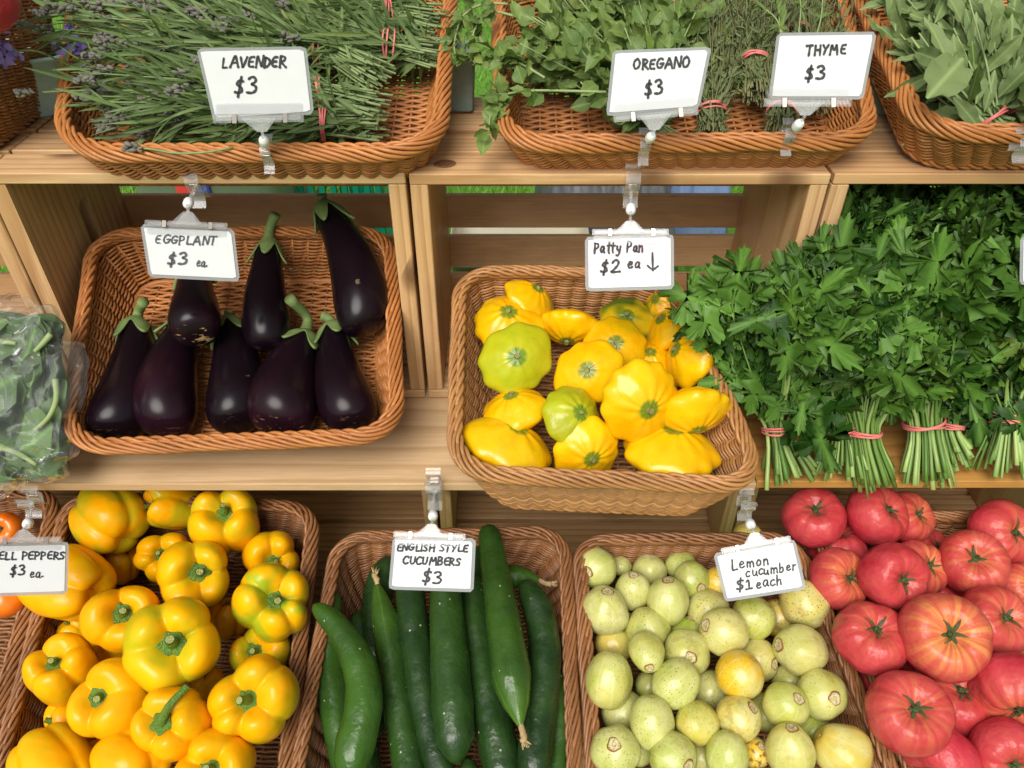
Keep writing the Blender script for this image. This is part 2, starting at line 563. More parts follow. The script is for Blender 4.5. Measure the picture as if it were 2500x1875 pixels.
def clear(name, tint=(.96, .97, .97), gl=.9, alpha=.10, rough=.05, crinkle=0, haze=(.8, .82, .8)):
    """thin clear plastic: see-through, with real reflections"""
    m = NT(name)
    t = m.t
    tr = m.n('BsdfTransparent'); tr.inputs[0].default_value = (*tint, 1)
    gls = m.n('BsdfGlossy'); gls.inputs['Roughness'].default_value = rough
    df = m.n('BsdfDiffuse'); df.inputs[0].default_value = (*haze, 1)
    lw = m.n('LayerWeight'); lw.inputs[0].default_value = .35
    if crinkle:
        bp = m.n('Bump'); bp.inputs['Strength'].default_value = crinkle; bp.inputs['Distance'].default_value = .01
        m.l(m.noise(m.obj(), 9, 2, .5, 1.5), bp.inputs['Height'])
        m.l(bp.outputs[0], gls.inputs['Normal']); m.l(bp.outputs[0], lw.inputs['Normal'])
    m1 = m.n('MixShader'); m1.inputs[0].default_value = alpha
    m.l(tr.outputs[0], m1.inputs[1]); m.l(df.outputs[0], m1.inputs[2])
    m2 = m.n('MixShader')
    m.l(m.math('MULTIPLY', lw.outputs['Fresnel'], gl, True), m2.inputs[0])
    m.l(m1.outputs[0], m2.inputs[1]); m.l(gls.outputs[0], m2.inputs[2])
    m.l(m2.outputs[0], t.nodes['Material Output'].inputs[0])
    return m.m


M_clear = clear('clear acrylic', (.99, .99, .99), .5, .12, .05, 0, (.97, .97, .97))
M_film = clear('clear flap', (.985, .985, .985), .5, .04)
M_lam = clear('laminate film', (.93, .95, .96), .10, .55, .15, 0, (.42, .43, .43))
M_bag = clear('clear bag film', (.985, .99, .99), .30, .05, .10, .3)

# ------------------------------------------------------------------ the stand
CR_W, CR_H, CR_D = .457, .3175, .241
CRY = .786                                     # front of the crates


m = NT('wood knot')
s = m.sep(m.attr())
M_knot = m.set(m.mix(m.noise(m.obj(), 300, 3), m.mix(s[0], (.36, .18, .08), (.15, .06, .03)), (.09, .035, .018)), .6, .3)


def crate(x0, z0, label, hole=False, y0=CRY, knot=False):
    t = empty('wooden_crate', label, 'crate', 'wooden crates stacked on their sides')
    x1, y1, z1 = x0 + CR_W, y0 + CR_D, z0 + CR_H
    th, e = .0125, .0195
    sw = (CR_D - 3 * .010) / 4
    for nm, za in (('top_slats', z1 - th), ('bottom_slats', z0)):
        g = Geo()
        for k in range(4):
            ya = y0 + k * (sw + .010)
            j = RNG.uniform(-.0008, .0008)
            bx(g, (x0, ya, za + j), (x1, ya + sw, za + th + j))
        g.obj(nm, M_pine, t, False)
    g = Geo()
    for k in range(5):
        zb = z0 + .0515 + k * .065
        za = max(zb - .0505, z0 + th + .0008)
        bx(g, (x0 + .001, y1 - .0115, za), (x1 - .001, y1 - .001, min(zb, z1 - th - .0008)))
    g.obj('back_slats', M_pine, t, False)
    for xa in (x0, x1 - e):
        g = Geo()
        ya, yb, za, zb = y0 + .001, y1 - .0135, z0 + th + .0005, z1 - th - .0005
        if not hole or xa != x0:
            ym = ya + (yb - ya) * .52
            bx(g, (xa, ya, za), (xa + e, ym - .0004, zb), 2)
            bx(g, (xa + .0004, ym + .0004, za), (xa + e - .0006, yb, zb), 2)
        else:
            cy, cz = (ya + yb) / 2 + .015, za + (zb - za) * .56
            hl, hr = .036, .0135
            n = 40
            a = np.sort(np.concatenate([np.arange(n) / n * 2 * PI] + [[math.atan2(zz - cz, yy - cy) % (2 * PI)] for yy in (ya, yb) for zz in (za, zb)]))
            n = len(a)
            d = np.stack([np.cos(a), np.sin(a)], 1)
            inn = d * hr; inn[:, 1] += np.sign(np.round(d[:, 1], 6)) * hl
            k = np.minimum(np.where(d[:, 0] > 0, (yb - cy) / np.maximum(d[:, 0], 1e-9), (cy - ya) / np.maximum(-d[:, 0], 1e-9)),
                           np.where(d[:, 1] > 0, (zb - cz) / np.maximum(d[:, 1], 1e-9), (cz - za) / np.maximum(-d[:, 1], 1e-9)))
            out = d * k[:, None]
            rows = []
            for xx, rr_ in ((xa, out), (xa, inn), (xa + e, inn), (xa + e, out), (xa, out)):
                rows.append(np.column_stack([np.full(n, xx), cy + rr_[:, 0], cz + rr_[:, 1]]))
            V = np.vstack(rows)
            g.add(V, grid_faces(5, n), None, V[:, [2, 1, 0]] + 3.3)
        g.obj('end_panel', M_pine, t, False)
    # nail heads on the top and front are tiny pieces of one part
    if knot:
        g = Geo()
        a = np.arange(24) / 24 * 2 * PI
        rows = []
        for f_, zz in ((1, .0), (.92, .0005), (.6, .0006), (.25, .0007), (.01, .0007)):
            rows.append(np.column_stack([x0 + .037 + np.cos(a) * .0125 * f_ * (1 + .08 * np.sin(2 * a)), np.full(24, y0 + .026) + np.sin(a) * .0105 * f_, np.full(24, z1 + .0006 + zz)]))
        V = np.vstack(rows)
        g.add(V, grid_faces(5, 24), None, np.repeat([[0, 0, 0], [.3, 0, 0], [.9, 0, 0], [.5, 0, 0], [1, 0, 0]], 24, 0))
        g.obj('knot', M_knot, t)
    setbase(t, ((x0 + x1) / 2, (y0 + y1) / 2, z0))
    return t


ZS = [0.0005, .319, CZ - .6695]                # three levels of crates
XS = [-1.033, -.573, -.1115, .3495]
lab_top = ['crate under the far left basket, at the left edge behind the eggplant crate',
           'open pine crate around the eggplant basket with oval hand hole in its end',
           'open pine crate around the patty pan basket with round knot on its top edge',
           'open pine crate filled with parsley bunches at the right']
lab_mid = ['lower crate at far left behind the bell pepper sign',
           'lower crate under plywood behind the bell peppers',
           'lower crate under plywood behind the cucumbers and lemon cucumbers',
           'lower crate under varnished board behind the tomatoes']
for i, x in enumerate(XS):
    crate(x, ZS[2], lab_top[i], hole=(i == 1), knot=(i == 2))
    crate(x, ZS[1], lab_mid[i])
    crate(x, ZS[0], 'bottom crate standing on the grass under the lower crates')

TZ = ZS[2] + CR_H                              # top deck
SZ = ZS[2] - .0005                             # shelf surface
g = Geo()
bx(g, (-1.10, .629, SZ - .0115), (.290, 1.03, SZ), 0, .0008)
o = g.obj('plywood_shelf', M_ply, None, False)
tag(o, 'pale plywood shelf board under the eggplant basket with bare front edge', 'shelf')
g = Geo()
bx(g, (.2915, .634, SZ - .0125), (1.10, 1.03, SZ - .0005), 0, .0008)
o = g.obj('varnished_shelf', M_varn, None, False)
tag(o, 'golden varnished shelf board under the cut parsley stems', 'shelf')

# lower sloping bench for the front baskets
LB = zr(.651, -.778); LF = zr(.379, -.847)
lu = nrm(LB - LF); ln = A([0, -lu[2], lu[1]])
t = empty('display_bench', 'sloping wooden bench under the lowest row of baskets', 'bench')
BH = .112
g = Geo()
Mx = A([[1, 0, 0], lu, ln])
cc = (LB + LF) / 2 - ln * (BH + .012)
V, Q, T, P = box(cc - lu * .075, (1.15, .24, .009), .001, Mx)
g.add(V, Q, T, P)
g.obj('sloping_board', M_pine, t, False)
for x in (-1.05, 0.0, 1.05):
    for s_, hgt in ((-.27, 0), (.12, 0)):
        p = cc + lu * s_ - ln * .012
        g = Geo(); bx(g, (x - .02, p[1] - .02, .0), (x + .02, p[1] + .02, p[2] - .004), 2)
        g.obj('leg', M_pine, t, False)
setbase(t, (0, .4, 0))


# ------------------------------------------------------------------ baskets
def rquad(C, rad, n):
    """rounded quad through 4 corners (k,3): evenly spaced points"""
    C = np.asarray(C, float)
    pts = []
    for i in range(4):
        p, a, b = C[i], C[i - 1], C[(i + 1) % 4]
        da, db = nrm(a - p), nrm(b - p)
        s0, s1 = p + da * rad, p + db * rad
        for u in np.linspace(0, 1, 12):
            pts.append((1 - u) ** 2 * s0 + 2 * u * (1 - u) * (p + (s0 + s1 - 2 * p) * .12) + u * u * s1)
    pts = A(pts + [pts[0]])
    d = np.concatenate([[0], np.cumsum(np.linalg.norm(np.diff(pts, axis=0), axis=1))])
    u = np.arange(n) / n * d[-1]
    return np.stack([np.interp(u, d, pts[:, k]) for k in range(pts.shape[1])], 1), d[-1]


def basket(label, corners, pb, pf, h, mat, flare=.022, rad=.05, sr=.0018, pitch=.0043, stake=.021, name='wicker_basket', nn=None):
    """corners: rim corner pixels BL,BR,FR,FL; pb,pf: a back and a front point of the rim plane"""
    u = nrm(pb - pf)
    n = nn if nn is not None else A([0, -u[2], u[1]])
    C = A([hit(x, y, pb, n) for x, y in corners])
    ctr = C.mean(0)
    fx, fy = flare if hasattr(flare, '__len__') else (flare, flare)
    t = empty(name, label, 'basket', 'wicker baskets of produce')
    ns = None
    _, per = rquad(C, rad, 100)
    ns = int(round(per / stake / 2)) * 2
    sub = 8
    N = ns * sub
    ph = np.arange(N) / sub * PI

    def level(d):
        f = d / h
        Ci = []
        for i in range(4):
            a, b = nrm(C[i - 1] - C[i]), nrm(C[(i + 1) % 4] - C[i])
            xd, yd = (b, a) if i % 2 == 0 else (a, b)
            Ci.append(C[i] + (xd * fx + yd * fy) * (f ** 1.2))
        p, _ = rquad(A(Ci), rad * (1 - .25 * f), N)
        return p - n * d
    rows = int((h - .012) / pitch)
    g = Geo()
    for k in range(rows):
        d = .010 + k * pitch
        p = level(d)
        tg = nrm(np.roll(p, -1, 0) - np.roll(p, 1, 0))
        out = np.cross(tg, n)
        if np.dot(out[0], p[0] - ctr) < 0: out = -out
        bul = np.abs(np.sin(ph + k * .20))
        for side in (1, -1):
            j = RNG.normal(0, .0003)
            path = p + out * (side * (.0004 + bul * .0036) + j)[:, None] - n * (side * (bul - .5) * .0022 + RNG.normal(0, .0002))[:, None]
            V, Q, _ = tube(path, sr * RNG.uniform(.93, 1.05), 5, n, True)
            g.add(V, Q, None, (RNG.random(), 0, 0))
    pr, pbm = level(.004), level(h)
    for i in range(ns):
        a, b = pr[i * sub], pbm[i * sub]
        V, Q, T = tube(A([a, (a + b) / 2, b]), .0017, 5)
        g.add(V, Q, T, (RNG.random(), 0, 0))
    g.obj('woven_wall', mat, t)
    # floor
    g = Geo()
    pb_ = level(h - .002)
    uu = nrm((C[1] - C[0]) + (C[2] - C[3])); vv = np.cross(n, uu)
    o0 = pb_.mean(0)
    X = (pb_ - o0) @ uu; Y = (pb_ - o0) @ vv
    for k, y in enumerate(np.arange(Y.min() + .006, Y.max() - .004, .0053)):
        sgn = np.sign(Y - y)
        cr_ = np.where(sgn != np.roll(sgn, -1))[0]
        xs = [X[i] + (X[(i + 1) % N] - X[i]) * (y - Y[i]) / (Y[(i + 1) % N] - Y[i] + 1e-12) for i in cr_]
        if len(xs) < 2: continue
        x = np.arange(min(xs), max(xs), .0045)
        if len(x) < 4: continue
        off = np.sin(x / .019 * PI + (k % 2) * PI) * .0019
        path = o0 + x[:, None] * uu + (y + np.abs(np.sin(x / .019 * PI)) * .0009)[:, None] * vv + off[:, None] * n
        V, Q, T = tube(path, .0024 * RNG.uniform(.92, 1.04), 5, n)
        g.add(V, Q, T, (RNG.random(), 0, 0))
    for x in np.arange(X.min() + .01, X.max() - .01, .019):
        yl = [Y[i] for i in range(N) if abs(X[i] - x) < .012]
        if not yl: continue
        V, Q, T = tube(A([o0 + x * uu + min(yl) * vv, o0 + x * uu + max(yl) * vv]), .0016, 5)
        g.add(V, Q, T, (.8, 0, 0))
    V, Q, _ = tube(level(h) + n * .002, .0042, 6, n, True)
    g.add(V, Q, None, (.4, 0, 0))
    ft, _ = rquad(A([c for c in C]), rad, N)
    for q in range(4):
        p = level(h)
        tg = nrm(np.roll(p, -1, 0) - np.roll(p, 1, 0)); out = np.cross(tg, n)
        if np.dot(out[0], p[0] - ctr) < 0: out = -out
        aa = np.arange(N) / N * 2 * PI * round(per / .06) + q * PI / 2
        V, Q, _ = tube(p + out * (np.cos(aa) * .0042)[:, None] + n * (np.sin(aa) * .0034)[:, None], .0019, 5, n, True)
        g.add(V, Q, None, (RNG.random(), 0, 0))
    g.obj('woven_base', mat, t)
    # rolled rim: a rope of strands
    g = Geo()
    K = 8
    M_ = int(per / .0042)
    p, _ = rquad(C, rad, M_)
    tg = nrm(np.roll(p, -1, 0) - np.roll(p, 1, 0)); out = np.cross(tg, n)
    if np.dot(out[0], p[0] - ctr) < 0: out = -out
    turns = round(per / .125)
    for q in range(K):
        aa = np.arange(M_) / M_ * 2 * PI * turns + q * 2 * PI / K
        rr_ = 1 + .10 * np.sin(np.arange(M_) / M_ * 2 * PI * turns * 2 + q)
        path = p + out * (np.cos(aa) * .0066 * rr_)[:, None] + n * (np.sin(aa) * .0066 * rr_ + .001)[:, None]
        V, Q, _ = tube(path, .0023 * RNG.uniform(.92, 1.06), 6, n, True)
        g.add(V, Q, None, (RNG.random(), 0, 0))
    V, Q, _ = tube(p, .0048, 6, n, True)
    g.add(V, Q, None, (1, 0, 0))
    tw = round(per / .05)
    for q in range(3):
        aa = -np.arange(M_) / M_ * 2 * PI * tw + q * 2 * PI / 3
        path = p - out * (.0052 + np.cos(aa) * .0030)[:, None] + n * (.0062 + np.sin(aa) * .0030)[:, None]
        V, Q, _ = tube(path, .0021 * RNG.uniform(.94, 1.06), 6, n, True)
        g.add(V, Q, None, (RNG.random(), 0, 0))
    g.obj('braided_rim', mat, t)
    setbase(t, ctr - n * h)
    return dict(C=C, n=n, p=pb, ctr=ctr, h=h, o=t)


PB_E, PF_E = zr(.913, -.481), zr(.620, -.597)
B_egg = basket('orange wicker basket of eggplants tilted in the left crate', [(232, 572), (955, 567), (974, 1068), (158, 1098)], PB_E, PF_E, .066, M_wor, .03, .046)
PB_P, PF_P = zr(.846, -.498), zr(.558, -.590)
B_pat = basket('tan wicker basket of patty pan squash overhanging the shelf edge', [(1122, 662), (1645, 672), (1868, 1192), (1105, 1160)], PB_P, PF_P, .086, M_wtan, (.036, .008), .045)
PB_L, PF_L = zr(1.06, -.238), zr(.780, -.318)
B_lav = basket('orange wicker basket of lavender on the top deck', [(185, -60), (1108, -60), (1072, 378), (150, 380)], PB_L, PF_L, .052, M_wor, .022, .055)
B_herb = basket('orange wicker basket of oregano and thyme on the top deck', [(1213, -60), (2045, -60), (2135, 350), (1226, 358)], PB_L, PF_L, .052, M_wor, .022, .045)
B_sage = basket('deep orange wicker basket of sage at the top right', [(2070, -60), (2950, -60), (2990, 330), (2250, 333)], zr(1.06, -.215), zr(.79, -.293), .052, M_wor, .020, .05)
B_top = basket('tall pale wicker basket holding a red fruit at top left corner', [(-700, -99), (137, -99), (-187, 46), (-1000, 46)], zr(1.08, -.196), zr(.80, -.196), .150, M_wtan, .03, .05)
B_pep = basket('brown wicker basket heaped with yellow bell peppers', [(172, 1212), (772, 1240), (690, 1990), (-30, 1990)], LB, LF, .11, M_wbr, .028, .036)
B_cuc = basket('brown wicker basket of long green cucumbers', [(826, 1312), (1380, 1300), (1408, 1990), (706, 1990)], LB, LF, .105, M_wbr, .025, .036)
B_lem = basket('brown wicker basket of round lemon cucumbers', [(1410, 1318), (1940, 1315), (2220, 1990), (1455, 1990)], LB, LF, .105, M_wbr, .025, .036)
B_tom = basket('brown wicker basket heaped with red striped tomatoes', [(1978, 1262), (2640, 1262), (2950, 1990), (2268, 1990)], LB, LF, .105, M_wbr, .025, .036)
B_otm = basket('brown wicker basket of orange tomatoes at lower left edge', [(-420, 1200), (148, 1206), (-62, 1990), (-760, 1990)], LB, LF, .105, M_wbr, .025, .036)


# ------------------------------------------------------------------ things made of a body of revolution
def revolve(prof, nphi, M=28, mod=None):
    pr = cr(prof, M)
    phi = np.arange(nphi) / nphi * 2 * PI
    r = np.repeat(np.maximum(pr[:, :1], 1e-4), nphi, 1)
    z = np.repeat(pr[:, 1:2], nphi, 1)
    ph = np.broadcast_to(phi, r.shape)
    tt = np.broadcast_to(np.linspace(0, 1, M)[:, None], r.shape)
    if mod is not None: r, z = mod(r, z, ph, tt)
    V = np.stack([r * np.cos(ph), r * np.sin(ph), z], -1).reshape(-1, 3)
    Q = grid_faces(M, nphi)
    return V, Q, ph.ravel(), tt.ravel()


def lowfreq(V, amp, seed):
    rg = np.random.default_rng(seed)
    out = np.zeros(len(V))
    for _ in range(5):
        k = rg.normal(0, 1.7, 3); out += np.sin(V @ k + rg.uniform(0, 6))
    return V * (1 + amp * out[:, None] / 2.5)


def frame(axis, spin):
    z = nrm(axis)
    x = nrm(np.cross(A([.3, .2, 1.0]) if abs(z[2]) < .9 else A([1.0, 0, 0]), z))
    y = np.cross(z, x)
    c, s_ = math.cos(spin), math.sin(spin)
    return np.stack([x * c + y * s_, -x * s_ + y * c, z], 1)


def view_axis(ax, ay, p, back=False):
    """axis leaning (ax right, ay down) of the line of sight at p"""
    f = nrm(p - CP); r = nrm(np.cross(f, A([0, 0, 1]))); u = np.cross(r, f)
    k = math.hypot(ax, ay)
    if k > .99: ax, ay, k = ax / k * .99, ay / k * .99, .99
    zc = math.sqrt(1 - k * k) * (-1 if back else 1)
    return r * ax - u * ay - f * zc


def put(name, parts, p, R, axis, spin, label, cat, group, color, sc=(1, 1, 1)):
    """one fruit: copies of the prototype meshes (first is the body, the rest its children)"""
    M = frame(axis, spin)
    mw = Matrix(((*(M[0] * R * A(sc)), p[0]), (*(M[1] * R * A(sc)), p[1]), (*(M[2] * R * A(sc)), p[2]), (0, 0, 0, 1)))
    root = None
    for nm, me in parts:
        o = bpy.data.objects.new(nm if root else name, me)
        COL.objects.link(o)
        o.color = (*color, 1)
        if root is None:
            root = o
            o.matrix_world = mw
            tag(o, label, cat, group)
        else:
            o.parent = root
    return root


def stalk(g, path, r0, r1, cut=True, k=9):
    P = cr(path, 9)
    R = np.linspace(r0, r1, 9); R[-1] *= 1.10
    V, Q, T = tube(P, R, k)
    att = np.zeros((len(V), 3))
    g.add(V, Q, T[:k], att)
    if cut:                                        # paler cut face
        d = nrm(P[-1] - P[-2])
        e = V[8 * k:9 * k]
        c = e.mean(0)
        g.add(np.vstack([c + (e - c) * .88 + d * r1 * .05, [c + d * r1 * .0]]), None, [[k, j, (j + 1) % k] for j in range(k)], (1, 0, 0))


# ---- bell peppers
def pepper_meshes(seed):
    rg = np.random.default_rng(seed)
    nl = [4, 4, 3, 4, 5, 3][seed % 6]
    el = rg.uniform(.88, 1.04)
    p0 = rg.uniform(0, 6)
    la = rg.uniform(.78, 1.10, nl)
    prof = [(0, .55), (.10, .55), (.20, .60), (.36, .76), (.56, .86), (.78, .78), (.95, .46), (1.0, -.02), (.95, -.38), (.84, -.72), (.62, -.95), (.36, -.97), (.15, -.86), (0, -.82)]

    def mod(r, z, ph, t):
        wv = ph + .16 * np.sin(ph + p0) + .10 * np.sin(2 * ph + p0 * 2)
        c = np.abs(np.sin(nl * wv / 2))
        L = c ** .75
        d = np.where(t < .5, .27 - .13 * np.clip((t - .22) / .28, 0, 1), np.clip(.17 + .24 * (t - .5) / .45, .14, .40))
        d = d * np.clip(t / .16, 0, 1)
        k = (wv / (2 * PI) * nl).astype(int) % nl
        lob = np.interp(wv, np.arange(nl + 1) * 2 * PI / nl + PI / nl - PI / nl, np.append(la, la[0]))
        r2 = r * (1 - d * (1 - L)) * (1 + (lob - 1) * np.clip(t / .3, 0, 1))
        z2 = z * el + (.24 * (L - .7) + .5 * (lob - .95)) * np.exp(-((t - .30) / .15) ** 2) - .10 * (L - .5) * np.exp(-((t - .85) / .12) ** 2)
        mod.L = L
        return r2, z2
    V, Q, ph, tt = revolve(prof, 72, 34, mod)
    V = lowfreq(V, .055, seed)
    L = mod.L.ravel()
    P = np.column_stack([tt, np.clip(1 - (L / .8), 0, 1) * np.exp(-((tt - .12) / .22) ** 2), 1 - L])
    g = Geo(); g.add(V, Q, None, P)
    body = g.mesh('pepper_flesh', M_pep)
    g = Geo()
    n = 36
    a = np.arange(n) / n * 2 * PI
    e = .26 + .035 * np.cos(6 * a + p0) + .02 * np.cos(3 * a)
    rows = []
    for f_, zz in ((1.0, .60), (.93, .65), (.75, .645), (.45, .635), (.2, .65), (.01, .66)):
        rows.append(np.column_stack([np.cos(a) * e * f_, np.sin(a) * e * f_, np.full(n, zz * el + .0) + .015 * np.cos(6 * a + p0) * (f_ > .7)]))
    g.add(np.vstack(rows), grid_faces(6, n)[:, ::-1] if False else grid_faces(6, n), None, (0, 0, 0))
    lean = rg.uniform(-.14, .14, 2)
    L_ = [.30, .36, .26, .34, .42, .30][seed % 6]
    stalk(g, [(0, 0, .57 * el), (lean[0] * .3, lean[1] * .3, .57 * el + L_ * .5), (lean[0], lean[1], .57 * el + L_)], .125, .086)
    return [('bell_pepper', body), ('stem', g.mesh('pepper_stem', M_pstem))]


PEP = [pepper_meshes(i) for i in range(6)]
# pepper with a long hooked stalk
g = Geo()
me = PEP[3][1][1]
long_parts = None
gg = Geo()
n = 36; a = np.arange(n) / n * 2 * PI
e = .27 + .045 * np.cos(5 * a)
rows = []
for f_, zz in ((1.0, .60), (.93, .65), (.75, .645), (.45, .635), (.2, .65), (.01, .66)):
    rows.append(np.column_stack([np.cos(a) * e * f_, np.sin(a) * e * f_, np.full(n, zz)]))
gg.add(np.vstack(rows), grid_faces(6, n), None, (0, 0, 0))
stalk(gg, [(0, 0, .57), (.10, 0, .74), (.45, .02, .86), (.98, .0, .72)], .12, .095)
LONG = [PEP[3][0], ('stem', gg.mesh('pepper_long_stem', M_pstem))]

Z6 = lambda x, y: (x * 800 / 1831, 1150 + y * 725 / 1659)
S6 = 800 / 1831
GP = 'yellow bell peppers heaped in the basket'
# x, y, r (pixels of a zoomed view), stem lean x, y, height over the rim, tone, green, variant, label
PEPPERS = [
    (600, 270, 218, -.15, -.75, .005, .35, .55, 3, 'large two-lobed bell pepper with dull green shoulder, touching shelf edge, no stem showing'),
    (950, 215, 160, -.75, -.55, -.005, .35, .55, 0, 'bell pepper half hidden under the shelf edge with green patch at its left shoulder'),
    (1275, 285, 212, -.03, -.42, .02, .40, .45, 1, 'large bell pepper at back right with stem facing forward, just below shelf edge'),
    (905, 470, 155, -.02, -.02, -.01, .35, .15, 4, 'bell pepper with stalk leaning up left, tucked behind the one with green streak'),
    (1100, 545, 236, -.02, .17, .03, .55, .30, 0, 'wide bell pepper with green streak running up right from its stem'),
    (1520, 500, 180, 0, .05, -.015, .25, .05, 1, 'orange yellow bell pepper at right rim, half behind the green flushed one'),
    (1520, 760, 226, .18, -.22, .025, .60, .95, 4, 'bell pepper at right rim with green flushes radiating from a thick stalk'),
    (365, 585, 250, -.35, -.62, .02, .30, .0, 0, 'huge smooth bell pepper behind the bell pepper sign'),
    (690, 815, 232, .02, -.12, .035, .15, .08, 5, 'deep orange yellow bell pepper just left of the biggest greenish one'),
    (980, 955, 292, -.10, .0, .065, .80, .55, 3, 'biggest pepper on top of the pile, lemon yellow with greenish right side'),
    (690, 520, 105, .3, -.9, -.05, .20, .0, 2, 'small shaded pepper deep in the gap right of the sign'),
    (450, 900, 115, -.4, -.9, -.03, .30, .1, 5, 'shaded pepper wedged at the left rim above the boxy one'),
    (345, 1130, 205, -.03, -.58, .02, .30, .05, 1, 'boxy bell pepper at left rim with short stem near its top'),
    (625, 1275, 236, -.35, -.38, .045, .25, .0, 2, 'tall bell pepper tipped left with small leafy stem, below the biggest one'),
    (955, 1420, 222, -.25, -.28, .06, .30, .0, -1, 'bell pepper with long thin green stalk reaching left'),
    (1410, 1275, 252, -.12, -.05, .045, .30, .22, 4, 'round-lobed bell pepper at lower right with its stem facing the viewer'),
    (1430, 1035, 195, .03, -.2, -.01, .35, .75, 0, 'green shouldered bell pepper mostly hidden above the lower right one'),
    (1270, 820, 120, .3, -.9, -.04, .15, .0, 3, 'dark gap-filling pepper between the biggest one and the green flushed one'),
    (400, 1430, 172, -.5, -.8, -.02, .20, .0, 5, 'stemless bell pepper at lower left under the boxy one'),
    (310, 1660, 225, -.1, .9, .02, .45, .20, 0, 'bell pepper at bottom left corner cut by the picture edge'),
    (725, 1660, 232, -.3, -.6, .035, .25, .0, 3, 'smooth bell pepper at bottom middle of the pile with no stem showing'),
    (1215, 1640, 236, -.25, .02, .04, .35, .0, 1, 'bell pepper at bottom right cut through its stem by the picture edge'),
    (1165, 1190, 100, .1, -.9, -.03, .20, .0, 2, 'sliver of pepper under the right side of the biggest one'),
    (570, 1560, 115, .1, -.9, -.04, .25, .0, 5, 'shaded pepper peeping out between the bottom ones'),
    (600, 1040, 120, .1, -.9, -.03, .20, .0, 4, 'shaded pepper peeping out between the boxy one and the deep orange one'),
]
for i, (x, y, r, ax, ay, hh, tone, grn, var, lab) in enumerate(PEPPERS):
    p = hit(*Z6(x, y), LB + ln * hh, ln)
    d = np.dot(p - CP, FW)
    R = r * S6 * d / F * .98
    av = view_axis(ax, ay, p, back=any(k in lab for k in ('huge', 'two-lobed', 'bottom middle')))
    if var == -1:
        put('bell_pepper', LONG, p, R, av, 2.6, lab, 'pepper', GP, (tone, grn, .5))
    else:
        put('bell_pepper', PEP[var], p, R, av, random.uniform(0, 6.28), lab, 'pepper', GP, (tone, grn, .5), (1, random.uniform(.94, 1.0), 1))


# ---- tomatoes
def tomato_meshes(seed, nr=9, mat=None, flat=1.0):
    rg = np.random.default_rng(seed + 50)
    p0 = rg.uniform(0, 6)
    amps = rg.uniform(.1, 1, nr)
    prof = [(0, .44), (.09, .43), (.2, .50), (.42, .64), (.70, .62), (.91, .38), (1, .04), (.96, -.26), (.78, -.53), (.45, -.69), (.15, -.72), (0, -.72)]

    def mod(r, z, ph, t):
        wv = ph + .2 * np.sin(ph + p0) + .15 * np.sin(2 * ph + p0)
        c = np.abs(np.sin(nr * wv / 2)) ** .8
        am = np.interp(wv % (2 * PI), np.linspace(0, 2 * PI, nr + 1), np.append(amps, amps[0]))
        d = (.085 * np.exp(-((t - .25) / .22) ** 2) + .025) * am
        return r * (1 - d * (1 - c)), z * flat - .05 * (1 - c) * am * np.exp(-((t - .25) / .18) ** 2)
    V, Q, ph, tt = revolve(prof, 72, 30, mod)
    V = lowfreq(V, .05, seed)
    P = np.column_stack([np.cos(ph), np.sin(ph), np.clip(1 - tt * 1.15, 0, 1)])
    g = Geo(); g.add(V, Q, None, P)
    body = g.mesh('tomato_flesh', mat or M_tom)
    g = Geo()
    for k in range(6):
        a = k * PI / 3 + rg.uniform(-.25, .25)
        L = rg.uniform(.26, .56)
        d = A([math.cos(a), math.sin(a), 0])
        s_ = A([-d[1], d[0], 0])
        bend = rg.uniform(-.1, .12)
        V, wd = [], [.040, .045, .030, .018, .004]
        for i, u in enumerate(np.linspace(0, 1, 5)):
            c = d * (.05 + L * u) + A([0, 0, .47 + .16 * u - .05 * u * u + bend * math.sin(u * 3)]) + s_ * (.08 * math.sin(u * 2 + k)) * u
            V += [c - s_ * wd[i], c + A([0, 0, .02]), c + s_ * wd[i]]
        g.add(V, grid_faces(5, 3, False))
    V, Q, ph, tt = revolve([(0, .52), (.07, .52), (.10, .47), (.10, .43)], 12, 8)
    g.add(V, Q)
    stalk(g, [(0, 0, .46), (.03, .02, .55), (.07, .03, .60)], .06, .05)
    return [('tomato', body), ('calyx', g.mesh('tomato_calyx', M_cal))]


